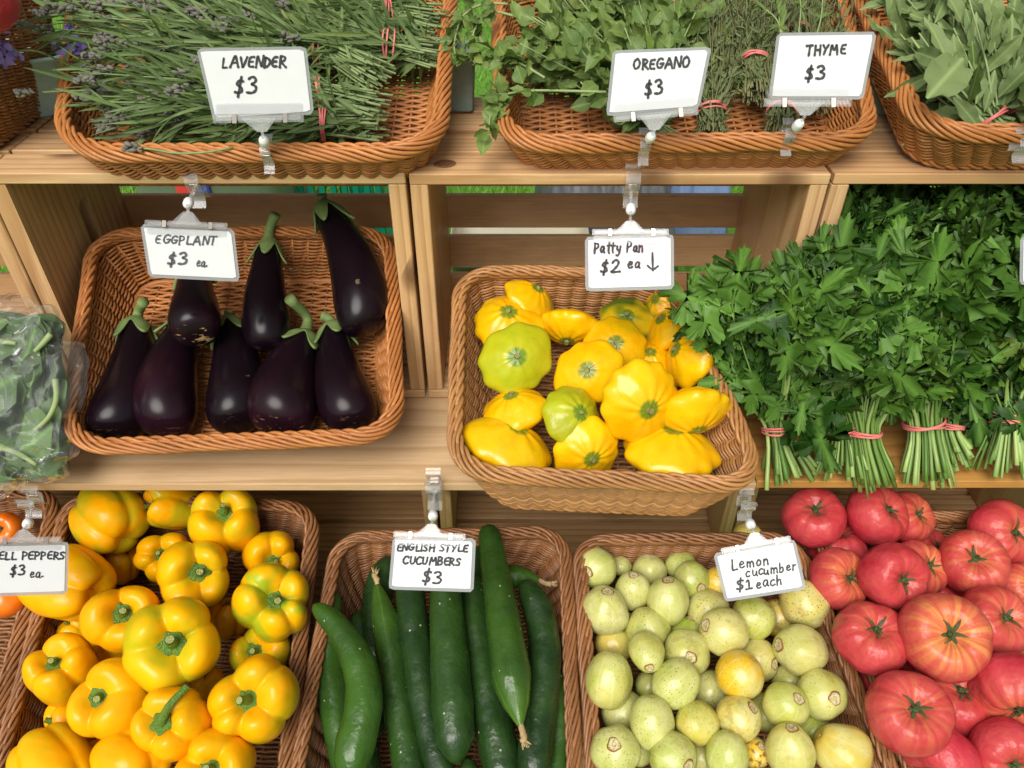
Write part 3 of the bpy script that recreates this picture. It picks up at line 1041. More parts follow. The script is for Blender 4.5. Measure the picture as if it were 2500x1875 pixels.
TOM = [tomato_meshes(i, [7, 6, 8, 9][i]) for i in range(4)]
OTOM = tomato_meshes(9, 7, M_otom, 1.1)
Z8 = lambda x, y: (1350 + x * 1150 / 2212, 1150 + y * 725 / 1395)
S8 = 1150 / 2212
GT = 'red tomatoes heaped in the basket'
TOMATOES = [
    (1225, 220, 148, -.08, -.55, .015, .12, 0, 'dark red tomato at top left of its heap beside the lemon cucumber sign'),
    (1520, 205, 146, .55, -.62, .025, .18, 1, 'dark red tomato under the shelf edge with calyx at its upper right'),
    (1665, 218, 122, .6, -.6, .005, .45, 2, 'pale striped tomato half behind the dark red one under the shelf'),
    (1340, 360, 135, -.3, -.8, -.02, .1, 3, 'shaded tomato with brown scars behind the left striped one'),
    (1350, 508, 142, .52, -.35, .02, .60, 2, 'tomato with yellow ribs facing right at the left rim'),
    (1600, 490, 158, .62, -.02, .055, .12, 0, 'glossy plain pink red tomato with calyx on its right flank'),
    (1722, 455, 130, .5, -.5, .02, .65, 3, 'orange striped tomato tucked behind the glossy plain one'),
    (1775, 385, 115, .2, -.8, -.03, .1, 1, 'shaded tomato deep between the top row and the long sepaled one'),
    (1972, 432, 152, .02, -.35, .035, .40, 1, 'tomato with long splayed green sepals right of the centre'),
    (2110, 292, 152, .62, -.45, .03, .30, 3, 'yellow ribbed tomato at the upper right edge under the shelf'),
    (1495, 782, 168, .07, -.55, .045, .25, 3, 'red tomato with curly dark calyx left of the biggest yellow one'),
    (1842, 780, 200, .16, -.28, .075, 1.0, 2, 'biggest tomato, yellow orange striped, on top of the heap'),
    (2072, 702, 166, .42, -.52, .045, .35, 0, 'red tomato at right with calyx near its top, behind the biggest one'),
    (1830, 575, 105, .0, -.9, -.02, .05, 1, 'plain red tomato peeping out above the biggest one'),
    (2200, 540, 105, .5, -.5, .02, .85, 2, 'orange striped tomato cut by right picture edge'),
    (1670, 1140, 197, .12, -.40, .065, .28, 0, 'big pink red tomato with wilted calyx at lower left of heap'),
    (1900, 1070, 172, -.08, -.50, .02, .22, 1, 'dull red tomato below the biggest yellow one with spidery calyx'),
    (2170, 1040, 195, .6, .6, .055, .40, 3, 'large pale red tomato at right edge with no calyx showing'),
    (1575, 985, 140, -.2, -.85, -.02, .05, 1, 'shaded tomato deep behind the lower left big one'),
    (1820, 1345, 172, .1, .90, .03, .05, 3, 'plain tomato at the bottom showing its small blossom scar'),
    (2125, 1335, 165, .62, .1, .045, .15, 0, 'pink tomato at bottom right corner with calyx on its right'),
    (2005, 1215, 115, .2, -.85, -.02, .05, 2, 'shaded tomato in the gap above the bottom right one'),
    (2115, 520, 95, .2, -.85, -.02, .05, 0, 'shaded tomato in the gap below the long sepaled one'),
    (1655, 655, 95, .0, -.9, -.02, .05, 1, 'shaded tomato in the gap below the glossy plain one'),
    (1960, 1330, 110, .0, -.9, -.03, .05, 1, 'shaded tomato between the two bottom ones'),
]
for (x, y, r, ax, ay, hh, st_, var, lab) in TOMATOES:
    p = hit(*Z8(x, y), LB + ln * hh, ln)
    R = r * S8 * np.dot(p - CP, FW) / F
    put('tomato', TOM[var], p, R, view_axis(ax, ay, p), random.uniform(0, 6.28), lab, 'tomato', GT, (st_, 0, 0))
for (x, y, r, ax, ay, hh, lab) in [(30, 315, 90, -.45, -.1, -.01, 'orange tomato behind the bell pepper sign clip at left edge'),
                                   (50, 705, 115, -.3, -.9, .01, 'orange red tomato showing below the bell pepper sign'),
                                   (-190, 520, 180, 0, -.5, .02, 'orange tomato cut off by left picture edge')][:2]:
    p = hit(*Z6(x, y), LB + ln * hh, ln)
    put('orange_tomato', OTOM, p, r * S6 * np.dot(p - CP, FW) / F, view_axis(ax, ay, p), 1.0, lab, 'tomato', 'orange tomatoes in the left basket', (.3, 0, 0))
p = hit(-72, 0, zr(1.0, -.185), A([0, 0, 1.0]))
put('red_apple', TOM[1], p, .042, (0, -.2, .9), 1.0, 'dark red fruit in the tall basket at top left corner', 'fruit', None, (0, 0, 0))


# ---- patty pan squash
def patty_meshes(seed):
    rg = np.random.default_rng(seed + 90)
    nsc = [9, 10, 8, 11][seed % 4]
    p0 = rg.uniform(0, 6)
    prof = [(0, .60), (.12, .595), (.32, .56), (.58, .43), (.79, .27), (.94, .14), (1.0, -.01), (.94, -.15), (.79, -.29), (.55, -.46), (.25, -.56), (0, -.58)]

    def mod(r, z, ph, t):
        wv = ph + .12 * np.sin(ph + p0) + .08 * np.sin(3 * ph)
        c = np.cos(nsc * wv)
        wgt = np.clip(r, 0, 1) ** 3.5
        return r * (1 + .036 * c * wgt + .03 * np.sin(2 * ph + p0)), z * (1 + .03 * np.sin(ph + p0)) * (1 - .06 * c * np.clip(r, 0, 1))
    V, Q, ph, tt = revolve(prof, 88, 30, mod)
    V = lowfreq(V, .055, seed + 3)
    rr_ = np.hypot(V[:, 0], V[:, 1])
    pt = np.clip((.27 + .02 * np.sin(5 * ph) - rr_) / .05, 0, 1) * (tt < .5)
    g = Geo(); g.add(V, Q, None, np.column_stack([pt * .9, ph, tt]))
    body = g.mesh('patty_pan_flesh', M_pat)
    g = Geo()
    stalk(g, [(0, 0, .56), (.005, 0, .62), (.015, 0, .655)], .085, .075)
    return [('patty_pan_squash', body), ('stem', g.mesh('squash_stem', M_sqst))]


PAT = [patty_meshes(i) for i in range(4)]
upt = nrm(PB_P - PF_P); npt = A([0, -upt[2], upt[1]])
Z4 = lambda x, y: (900 + x * 1000 / 1843, 400 + y * 900 / 1659)
S4 = 1000 / 1843
GS = 'patty pan squash in the tan basket'
PATTY = [
    (725, 607, 122, .55, -.70, -.028, 0, .25, 'yellow squash leaning on the back rim at upper left, topmost of all'),
    (630, 722, 150, .0, -.62, -.028, 0, .1, 'yellow orange squash at the left rim with dark green star on top'),
    (660, 880, 160, .08, -.12, .0, 1, .0, 'lime green scalloped squash lying flat at the left'),
    (905, 735, 132, -.12, .88, -.03, 0, .0, 'golden squash standing on its stem, right of the topmost one'),
    (1160, 715, 122, .0, -.50, -.042, .55, 1.0, 'dark green blotched squash in the back row'),
    (1110, 822, 132, .0, -.22, -.022, 0, .15, 'golden squash with dark green star facing viewer, centre back'),
    (1312, 632, 85, -.5, -.4, -.03, .1, .9, 'half green squash below the sign near the parsley'),
    (1348, 740, 118, -.62, -.58, -.028, 0, .1, 'yellow squash tilted against the back right under parsley'),
    (1445, 862, 148, -.82, -.18, -.008, 0, .0, 'tall egg-shaped golden squash on edge beside the parsley'),
    (1262, 885, 105, .0, -.6, -.04, 0, .0, 'golden squash half hidden above the largest one'),
    (995, 938, 150, -.14, -.10, -.005, 0, .1, 'golden squash with round green stem patch facing viewer, in the centre'),
    (1215, 1072, 188, .48, .28, .015, 0, .1, 'largest smooth golden squash with stem patch at its lower right'),
    (660, 1105, 142, -.25, -.80, -.02, 0, .1, 'yellow squash at the left with green cap, below the lime green one'),
    (912, 1142, 140, .48, -.28, -.005, 1, .2, 'lime green and yellow ribbed squash tilted right in the centre'),
    (630, 1272, 192, .38, -.78, -.030, .05, .1, 'bright yellow squash at front left corner with green crescent and dry stem'),
    (975, 1292, 156, .38, .40, -.026, .05, .0, 'bright yellow scalloped squash at front centre with its stem low'),
    (1358, 1292, 206, .0, -.88, -.032, .05, .1, 'bright yellow wide squash at front right with stem patch on top'),
    (1462, 1112, 162, .36, .84, .0, 0, .1, 'spinning-top shaped yellow squash at right rim above the wide one'),
]
for i, (x, y, r, ax, ay, hh, lime, drk, lab) in enumerate(PATTY):
    p = hit(*Z4(x, y), PB_P + npt * hh, npt)
    R = r * S4 * np.dot(p - CP, FW) / F * 1.03
    put('patty_pan_squash', PAT[i % 4], p, R, view_axis(ax, ay, p), random.uniform(0, 6.28), lab, 'squash', GS, (lime, drk, 0), (1, 1, .95))


# ---- eggplants
def eggplant(label, pt, pb_, wid, bend=0.0, purple=.3, scar=.0, stem=None, stem_len=.05, calyx=True, prof=None, spin=0.):
    d = pb_ - pt
    L = np.linalg.norm(d)
    M = frame(-d, spin)                                   # z towards the stem
    prof = prof or [(0, 0), (.34, .006), (.48, .05), (.57, .14), (.69, .28), (.82, .43), (.94, .60), (1.0, .75), (.94, .87), (.74, .955), (.40, .992), (0, 1)]
    pr = A(prof)
    n = 48
    V, Q, ph, tt = revolve([(r * wid, -z * L) for r, z in prof], n, 44)
    s_ = -V[:, 2] / L
    side = A([1.0, 0, 0])
    bx_ = nrm(M.T @ np.cross(d, nrm(CP - (pt + pb_) / 2)))
    off = (np.sin(s_ * PI) * bend)[:, None] * bx_
    V = lowfreq(V - A([0, 0, -L / 2]), .012, int(wid * 1e5)) + A([0, 0, -L / 2]) + off
    P = np.column_stack([np.clip(s_ * 1.2 - .1, 0, 1) * purple, np.clip((s_ - .95) / .04, 0, 1) * scar, s_])
    g = Geo(); g.add(V @ M.T + pt, Q, None, P)
    o = g.obj('eggplant', M_egg)
    tag(o, label, 'eggplant', 'eggplants in the orange basket')
    if calyx:
        g = Geo()
        n = 60
        a = np.arange(n) / n * 2 * PI
        lobes = np.abs(np.cos(5 * a / 2 + spin)) ** 1.6
        smax = (.042 + .158 * lobes) * (1 + .15 * np.sin(3 * a + L * 90))
        rows = []
        K = 9
        for k in range(K):
            sv = smax * k / (K - 1)
            rv = np.interp(sv, pr[:, 1], pr[:, 0]) * wid * 1.02 + .0022 + (k == K - 1) * .001 + (sv / .17) ** 2 * .003 * lobes
            if k == 0: rv = np.full(n, .010)
            zz = -sv * L + (k == 0) * .004
            rows.append(np.column_stack([rv * np.cos(a), rv * np.sin(a), zz]) + (np.sin(sv * PI) * bend)[:, None] * bx_)
        for k in (K - 1, 0):
            rows.append(rows[k] * A([.93, .93, 1]) - A([0, 0, .0015]))
        V = np.vstack(rows) @ M.T + pt
        g.add(V, grid_faces(K + 2, n))
        sp = stem if stem is not None else -d / L * stem_len
        P0 = [pt + d / L * .006, pt + (-d / L * np.linalg.norm(sp)) * .45 + sp * .08, pt + sp]
        Pp = cr(P0, 10)
        V, Q, T = tube(Pp, np.array([.0125, .0095, .0076, .0066, .0062, .0060, .0060, .0062, .0066, .0070]), 12)
        g.add(V, Q, T)
        g.obj('calyx', M_ecal, o)
    return o


uep = nrm(PB_E - PF_E); nep = A([0, -uep[2], uep[1]])
Z3 = lambda x, y: (x * 1000 / 2212, 400 + y * 750 / 1659)
S3 = 1000 / 2212


def ehit(x, y, h): return hit(*Z3(x, y), PB_E + nep * h, nep)


def epx(px, p): return 1.0 * px * S3 * np.dot(p - CP, FW) / F


for lab, tp, bp, wpx, h0, h1, bend, pur, sca, stp, sh in [
    ('eggplant at far left front with bent green stem and curled calyx', (735, 855), (598, 1478), 172, -.03, -.026, -.010, .15, .15, (775, 745), -.010),
    ('eggplant second from left in the front row, top under another one', (1030, 830), (890, 1462), 172, -.035, -.026, .010, .75, .2, (1030, 780), -.03),
    ('eggplant in the middle of the front row with spiny calyx', (1235, 850), (1275, 1425), 166, -.032, -.026, -.006, .1, .1, (1240, 800), -.03),
    ('eggplant fourth along the front row with long stem and starry scar', (1645, 925), (1515, 1452), 190, -.028, -.022, .008, .9, 1.3, (1562, 728), .012),
    ('eggplant at right of the front row with half hidden calyx', (1795, 880), (1922, 1432), 160, -.032, -.026, .006, .25, .3, (1740, 820), -.03),
    ('slim upright eggplant in the back row with long cut stem', (1452, 430), (1445, 1002), 128, .010, -.016, .003, .05, .1, (1488, 272), .03),
    ('large glossy eggplant leaning on the right rim, calyx over the back rim', (1750, 228), (1975, 912), 156, .022, -.004, -.012, .12, .1, (1736, 165), .03)]:
    p0, p1 = ehit(*tp, h0), ehit(*bp, h1)
    sp = ehit(*stp, sh) - p0
    eggplant(lab, p0, p1, epx(wpx, p1), bend, pur, sca, sp, spin=random.uniform(0, 6))
p1 = ehit(1055, 935, .030); p0 = ehit(1050, 560, .0)
eggplant('purple eggplant behind the eggplant sign lying on top with its scarred end forward', p0, p1 + nep * .0, epx(142, p1), 0, 1.3, 1.5, stem_len=.03, spin=1.0,
         prof=[(0, 0), (.40, .006), (.56, .06), (.66, .20), (.76, .38), (.88, .55), (.98, .72), (.98, .84), (.80, .945), (.45, .99), (0, 1)])


# ---- lemon cucumbers
def lemon_meshes(seed, el):
    rg = np.random.default_rng(seed + 20)
    prof = [(0, .93 * el), (.13, .935 * el), (.24, .93 * el), (.50, .85 * el), (.80, .58 * el), (.97, .2 * el), (1, -.05 * el), (.93, -.4 * el), (.70, -.74 * el), (.38, -.94 * el), (.12, -.99 * el), (0, -.99 * el)]

    def mod(r, z, ph, t):
        return r * (1 + .022 * np.cos(5 * ph + seed) * np.sin(t * PI) + .02 * np.sin(2 * ph + seed)), z
    V, Q, ph, tt = revolve(prof, 40, 24, mod)
    V = lowfreq(V, .045, seed + 11)
    ring = np.exp(-((tt - .115) / .045) ** 2) * (rg.uniform(.5, 1.0))
    g = Geo(); g.add(V, Q, None, np.column_stack([ph, ring * (.6 + .4 * np.sin(ph * 3)), tt]))
    body = g.mesh('lemon_cucumber_flesh', M_lem)
    g = Geo()
    n = 18
    a = np.arange(n) / n * 2 * PI
    rows, pv = [], []
    top = V[0, 2]
    for rr_, zz, c_ in ((.27, -.03, 0), (.235, .012, 0), (.18, .040, .75), (.12, .02, 1), (.075, .035, .6), (.055, -.01, 0), (.001, -.01, .2)):
        jit = 1.12 + .07 * np.sin(a * 3 + seed) + .05 * np.sin(a * 5 + 2 * seed)
        rows.append(np.column_stack([np.cos(a) * rr_ * jit, np.sin(a) * rr_ * jit, np.full(n, top + zz)]))
        pv += [c_] * n
    g.add(np.vstack(rows), grid_faces(7, n), None, np.column_stack([pv, pv, pv]))
    g2 = Geo()
    V, Q, ph, tt = revolve([(0, .035), (.028, .03), (.05, .01), (.085, -.012), (.10, -.03)], 12, 8)
    g2.add(V + A([0, 0, top]), Q)
    return [('lemon_cucumber', body), ('stem_scar', g.mesh('stem_scar', M_lsc)), ('blossom_tip', g2.mesh('blossom_tip', M_ltip))]


LEM = [lemon_meshes(0, 1.0), lemon_meshes(1, 1.15), lemon_meshes(2, .95), lemon_meshes(3, 1.08), lemon_meshes(4, 1.22)]
GL = 'lemon cucumbers in the brown basket'
LEMONS = [  # x, y, r, lean x, y (None: scar turned away), height, yellow, green, rot, variant, label
    (200, 457, 97, -.40, .25, -.012, 0, .4, 0, 0, 'pale green one at the back left corner with scar facing forward'),
    (318, 445, 48, 0, -.8, -.04, 0, .3, 0, 2, 'small one behind the back left corner one'),
    (455, 470, 78, 0, -.8, -.04, 0, .1, .1, 0, 'shaded one in the back row left of the middle'),
    (375, 562, 90, -.08, -.72, -.015, 0, .15, 0, 1, 'whitish one with brown scar on top, second row left'),
    (245, 652, 110, 0, -.78, .0, 0, .1, .15, 3, 'big pale one at the left rim with brown ringed scar on top'),
    (537, 612, 104, -.15, -.85, .0, 0, .35, .05, 1, 'tall oval one with brown top, second row middle'),
    (600, 442, 72, 0, -.8, -.04, 0, .8, 0, 0, 'greenish one far back behind the round green one'),
    (655, 507, 84, .58, .35, -.015, 0, .7, .2, 0, 'round green one with scar at its lower right, back row'),
    (765, 522, 66, .3, -.9, -.015, 1, 0, .0, 1, 'golden one half hidden at the left edge of the sign'),
    (915, 318, 74, 0, -.8, -.012, .5, .2, .1, 0, 'yellowish one peeping over the sign clip'),
    (1165, 460, 52, 0, -.8, -.03, 0, 0, .1, 0, 'pale one half hidden at the right edge of the sign'),
    (1180, 626, 109, -.05, .42, .0, .35, 0, .05, 2, 'speckled pale one at the right rim with yellow blossom end'),
    (945, 686, 99, .4, -.85, .0, .1, .75, .0, 2, 'smooth lime green one just under the sign'),
    (730, 652, 99, .2, -.88, -.02, .15, .1, .05, 0, 'pale yellow one under the left corner of the sign'),
    (800, 752, 111, -.76, .03, .012, .15, .1, .1, 0, 'heavily speckled one with dark scar on its left, centre'),
    (445, 737, 101, -.3, -.9, -.01, .1, .55, .1, 2, 'green yellow one with one dark spot, left of centre'),
    (440, 850, 88, .28, .66, .025, .15, .6, .1, 4, 'small egg-shaped spotted one with scar pointing down'),
    (628, 852, 102, .22, .20, .005, .1, .45, .3, 2, 'one with large brown ringed scar facing viewer, left of centre'),
    (285, 812, 86, .2, -.9, -.03, .5, .3, 0, 0, 'yellow one half buried above the long oval left one'),
    (265, 980, 119, -.06, -.93, .015, .2, .5, .0, 4, 'long oval one at the left rim with yellow lower end'),
    (952, 890, 102, .82, -.2, -.018, .25, .05, .1, 3, 'dull yellow one behind the golden one with brown right end'),
    (1158, 840, 121, -.78, .2, .008, .1, .15, .1, 3, 'large pale one at right rim with brown knob on its left'),
    (1055, 692, 84, .2, -.9, -.035, 1, 0, .5, 0, 'brownish golden one sunk right of the lime green one'),
    (875, 958, 109, .3, -.88, .022, 1, 0, .0, 0, 'bright golden round one in the middle of the basket'),
    (580, 1000, 111, .5, -.85, .02, 0, .45, .0, 1, 'plump pale green one lying diagonally, left of the golden one'),
    (455, 1010, 68, 0, -.9, -.035, 0, .5, 0, 0, 'green one sunk between the long oval and plump diagonal ones'),
    (735, 1032, 92, .2, -.9, -.03, 0, .1, .0, 0, 'shaded pale one sunk left of the bright golden one'),
    (1110, 985, 80, .2, -.9, -.03, .1, .3, 0, 0, 'half sunk one behind the two at the lower right rim'),
    (1260, 1050, 109, .55, -.15, .01, .1, .5, .0, 2, 'pale green one at lower right rim with faint ringed scar'),
    (1095, 1104, 104, .35, -.55, .02, .15, .75, .05, 0, 'round lime speckled one right of the brown cracked one'),
    (985, 1132, 84, .2, -.9, -.03, 0, .4, 0, 0, 'sunk green one between brown cracked and lime speckled ones'),
    (465, 1180, 112, -.2, -.92, .018, 0, .3, .0, 1, 'large pale oval one at lower left'),
    (322, 1130, 102, -.2, -.9, -.025, 0, .2, .0, 0, 'shaded one between left rim and the large lower left oval'),
    (680, 1180, 98, -.45, -.82, .015, .35, .75, .0, 2, 'shiny yellow green round one at lower centre'),
    (870, 1160, 102, .45, -.72, .018, .45, .1, .35, 0, 'yellowish one with brown cracked shoulder at lower centre'),
    (590, 1225, 66, 0, -.9, -.03, .1, .5, 0, 0, 'sunk one below the shiny yellow green round one'),
    (1220, 1212, 80, 0, -.9, -.025, 0, .85, 0, 0, 'sunk lime one above the striped bottom right one'),
    (295, 1312, 109, -.12, -.22, .02, 0, .35, .15, 2, 'pale one at bottom left with wide brown ringed scar'),
    (405, 1315, 66, 0, -.9, -.03, 0, .6, 0, 0, 'sunk one right of the bottom left ringed one'),
    (565, 1345, 106, .75, .1, .02, 0, .55, .25, 2, 'speckled green one at bottom with brown right end'),
    (815, 1335, 105, -.1, -.9, .022, .05, .6, .1, 1, 'speckled pale green one at bottom centre'),
    (1115, 1315, 116, -.3, -.72, .022, .2, .2, .15, 4, 'large one at bottom with dark brown corky top'),
    (1355, 1312, 128, -.86, .0, .015, .75, .1, .0, 3, 'largest one, half yellow and striped, at bottom right corner'),
    (950, 1325, 68, .2, -.6, -.005, 1, 0, 1.0, 0, 'rotten brown and gold one squeezed in at bottom centre'),
    (690, 1335, 66, .0, -.9, -.03, .1, .2, 0, 0, 'sunk one between the two speckled bottom ones'),
    (345, 715, 50, 0, -.9, -.035, 0, .3, 0, 0, 'small sunk one right of the big pale left rim one'),
    (630, 765, 82, 0, -.9, -.03, 0, 1.0, 0, 0, 'sunk dark green one above the large ringed scar one'),
]
for (x, y, r, ax, ay, hh, yl, gn, rot, var, lab) in LEMONS:
    p = hit(*Z8(x, y), LB + ln * hh, ln)
    el = [1, 1.15, .95, 1.08, 1.22][var]
    R = r * S8 * np.dot(p - CP, FW) / F / (1 + (el - 1) * .5) * 1.03
    pr_ = [LEM[var][0], LEM[var][1 if any(k in lab for k in ('scar', 'brown', 'knob', 'corky', 'ringed')) else 2]]
    put('lemon_cucumber', pr_, p, R, view_axis(ax, ay, p), random.uniform(0, 6.28), 'lemon cucumber: ' + lab, 'lemon cucumber', GL, (yl, gn, rot))


# ---- long cucumbers
Z7 = lambda x, y: (700 + x * 800 / 1831, 1150 + y * 725 / 1659)
S7 = 800 / 1831


def cucumber(label, path, rad, hs_, light, tip0=.5, tip1=.5, blossom=None, stripe=0):
    pts = A([hit(*Z7(x, y), LB + ln * h_, ln) for (x, y), h_ in zip(path, np.interp(np.linspace(0, 1, len(path)), np.linspace(0, 1, len(hs_)), hs_))])
    n = 56
    C = cr(pts, n)
    rp = np.interp(np.linspace(0, 1, n), np.linspace(0, 1, len(rad)), rad) * S7 * ((C - CP) @ FW) / F
    s_ = np.concatenate([[0], np.cumsum(np.linalg.norm(np.diff(C, axis=0), axis=1))])
    for e_, tp in ((s_, tip0), (s_[-1] - s_, tip1)):
        rm = rp[n // 2]
        L = rm * (.6 + 2.2 * tp)
        u = np.clip(e_ / L, 0, 1)
        rp = rp * np.maximum(.02, np.sqrt(1 - (1 - u) ** 2) if tp <= .5 else (u ** .43 * .985 + .015))
    k = 30
    V, Q, T = tube(C, np.maximum(rp, .0008), k, ln)
    a = np.tile(np.arange(k) / k * 2 * PI, n)
    sc_ = np.repeat(np.linspace(0, 1, n), k)
    cen = np.repeat(C, k, 0)
    Vb = V[:n * k]
    rg = np.random.default_rng(len(label))
    ridge = 1 + .018 * np.cos(a * 6 + sc_ * 3) + .02 * np.sin(sc_ * 23 + a * 2 + rg.uniform(0, 6)) * np.sin(sc_ * 9 + rg.uniform(0, 6))
    Vb = cen + (Vb - cen) * ridge[:, None]
    V = np.vstack([Vb, V[n * k:]])
    st = np.clip((np.abs(sc_ - (0 if stripe < 0 else 1)) * -1 + .42) / .42, 0, 1) * abs(stripe)
    P = np.column_stack([np.append(a, [0, 0]), np.append(st, [0, 0]), np.append(sc_, [0, 1])])
    g = Geo(); g.add(V, Q, T, P)
    o = g.obj('cucumber', M_cuc)
    o.color = (light, 0, 0, 1)
    tag(o, label, 'cucumber', 'long cucumbers in the brown basket')
    if blossom is not None:
        e0, d = (C[0], nrm(C[0] - C[2])) if blossom == 0 else (C[-1], nrm(C[-1] - C[-3]))
        g = Geo()
        rg = np.random.default_rng(3)
        V, Q, T = tube(cr([e0 - d * .004, e0 + d * .006 + rg.normal(0, .001, 3), e0 + d * .014 + rg.normal(0, .002, 3)], 7), [.0028, .0034, .0032, .004, .0036, .0042, .0026], 7)
        g.add(V + rg.normal(0, .0005, V.shape), Q, T)
        for q in range(6):
            dd = nrm(d + rg.normal(0, .6, 3))
            V, Q, T = tube(A([e0 + d * .010, e0 + d * .012 + dd * .005, e0 + d * .013 + dd * .009]), [.0016, .0013, .0005], 4)
            g.add(V, Q, T)
        g.obj('dried_blossom', M_dry, o)
    return o


cucumber('curved bright green cucumber at left lying across another, thin end up', [(148, 745), (290, 880), (405, 1090), (430, 1300), (385, 1520), (340, 1740)], [52, 70, 95, 108, 112, 100], [.045, .04, .03], .75, .35, .4)
cucumber('green cucumber under the curved one at the left rim', [(258, 665), (235, 880), (245, 1120), (275, 1380), (330, 1640), (370, 1800)], [62, 80, 86, 84, 80, 70], [-.012, -.02], .65, .35, .4)
cucumber('cucumber with pointed dried tip upward, left of the sign', [(502, 625), (548, 830), (585, 1060), (620, 1300), (665, 1560), (705, 1800)], [55, 78, 84, 86, 88, 88], [.0, .0], .28, .95, .4, 0, -.6)
cucumber('dark slim cucumber below the left half of the sign', [(680, 560), (705, 850), (735, 1120), (780, 1380), (850, 1640), (900, 1800)], [80, 86, 86, 84, 82, 80], [.004, .004], .05, .4, .4)
cucumber('thick dark cucumber in the middle under the sign', [(885, 560), (895, 830), (912, 1080), (925, 1300), (940, 1500), (950, 1640)], [90, 98, 112, 120, 108, 74], [.028, .022], .25, .4, .3)
cucumber('cucumber right of the middle, mostly hidden below the bright one', [(1025, 560), (1060, 900), (1105, 1200), (1160, 1450), (1215, 1700), (1240, 1820)], [75, 90, 105, 112, 108, 100], [.0, .0], .15, .4, .4)
cucumber('bright cucumber on top leaning past the sign with dried blossom below', [(1122, 300), (1165, 560), (1212, 850), (1250, 1120), (1285, 1310), (1308, 1435)], [62, 78, 98, 112, 100, 50], [.02, .05, .055], .60, .25, .80, 1, 1.0)
cucumber('dark bent cucumber at the right rim', [(1320, 610), (1400, 770), (1440, 980), (1430, 1200), (1400, 1450), (1370, 1760)], [66, 84, 90, 95, 98, 98], [.015, .015], .05, .4, .4)
cucumber('lighter cucumber squeezed at lower right rim', [(1490, 1080), (1515, 1300), (1520, 1500), (1500, 1800)], [40, 58, 66, 66], [-.008, -.008], .55, .4, .4)
cucumber('very dark cucumber against the right basket wall', [(1530, 900), (1555, 1200), (1550, 1500), (1540, 1800)], [40, 50, 52, 50], [-.03, -.03], .2, .4, .4)
cucumber('small cucumber across the back right with blossom end pointing right', [(1180, 590), (1270, 590), (1350, 598), (1420, 615)], [66, 66, 60, 40], [-.01, -.01], .7, .4, .7, 1, .7)
cucumber('dark cucumber behind the left edge of the sign', [(590, 480), (520, 640), (500, 850), (520, 1100)], [70, 82, 84, 80], [-.03, -.03], .05, .4, .4)
cucumber('stem end of a cucumber just showing at the bottom below the thick one', [(1005, 1600), (1020, 1700), (1040, 1850)], [50, 66, 80], [-.015, -.015], .3, .4, .4)
cucumber('dark cucumber at the bottom left under the two green ones', [(330, 1250), (420, 1500), (470, 1800)], [60, 80, 84], [-.045, -.045], .15, .4, .4)
cucumber('dark cucumber deep at left behind the curved one', [(400, 780), (420, 950), (470, 1200), (490, 1500)], [62, 78, 80, 80], [-.04, -.04], .1, .4, .4)
cucumber('cucumber whose rounded end rises behind the top of the sign', [(918, 318), (895, 500), (870, 700)], [60, 74, 80], [-.01, -.01], .1, .4, .4)
cucumber('second rounded cucumber end behind the sign top, right one', [(1010, 335), (1040, 520), (1060, 700)], [52, 66, 76], [-.03, -.03], .1, .4, .4)

# ------------------------------------------------------------------ leaves and bunches
def blade(prof, nseg=5, fold=.12, curl=0):
    y = np.linspace(0, 1, nseg + 1)
    w_ = np.interp(y, np.linspace(0, 1, len(prof)), prof)
    V = []
    for yy, ww in zip(y, w_):
        V += [(-ww, yy, fold * ww), (0, yy, 0), (ww, yy, fold * ww)]
    return A(V), grid_faces(nseg + 1, 3, False)


def ovate(nseg=7, m=5, wav=.05, prof=(.02, .30, .46, .50, .45, .34, .18, .01), fold=.25):
    y = np.linspace(0, 1, nseg + 1)
    w_ = np.interp(y, np.linspace(0, 1, len(prof)), prof)
    V = []
    for i, (yy, ww) in enumerate(zip(y, w_)):
        for x in np.linspace(-1, 1, m):
            V.append((x * ww, yy, fold * abs(x) ** 1.4 * ww + wav * math.sin(i * 1.9) * x * x))
    return A(V), grid_faces(nseg + 1, m, False)


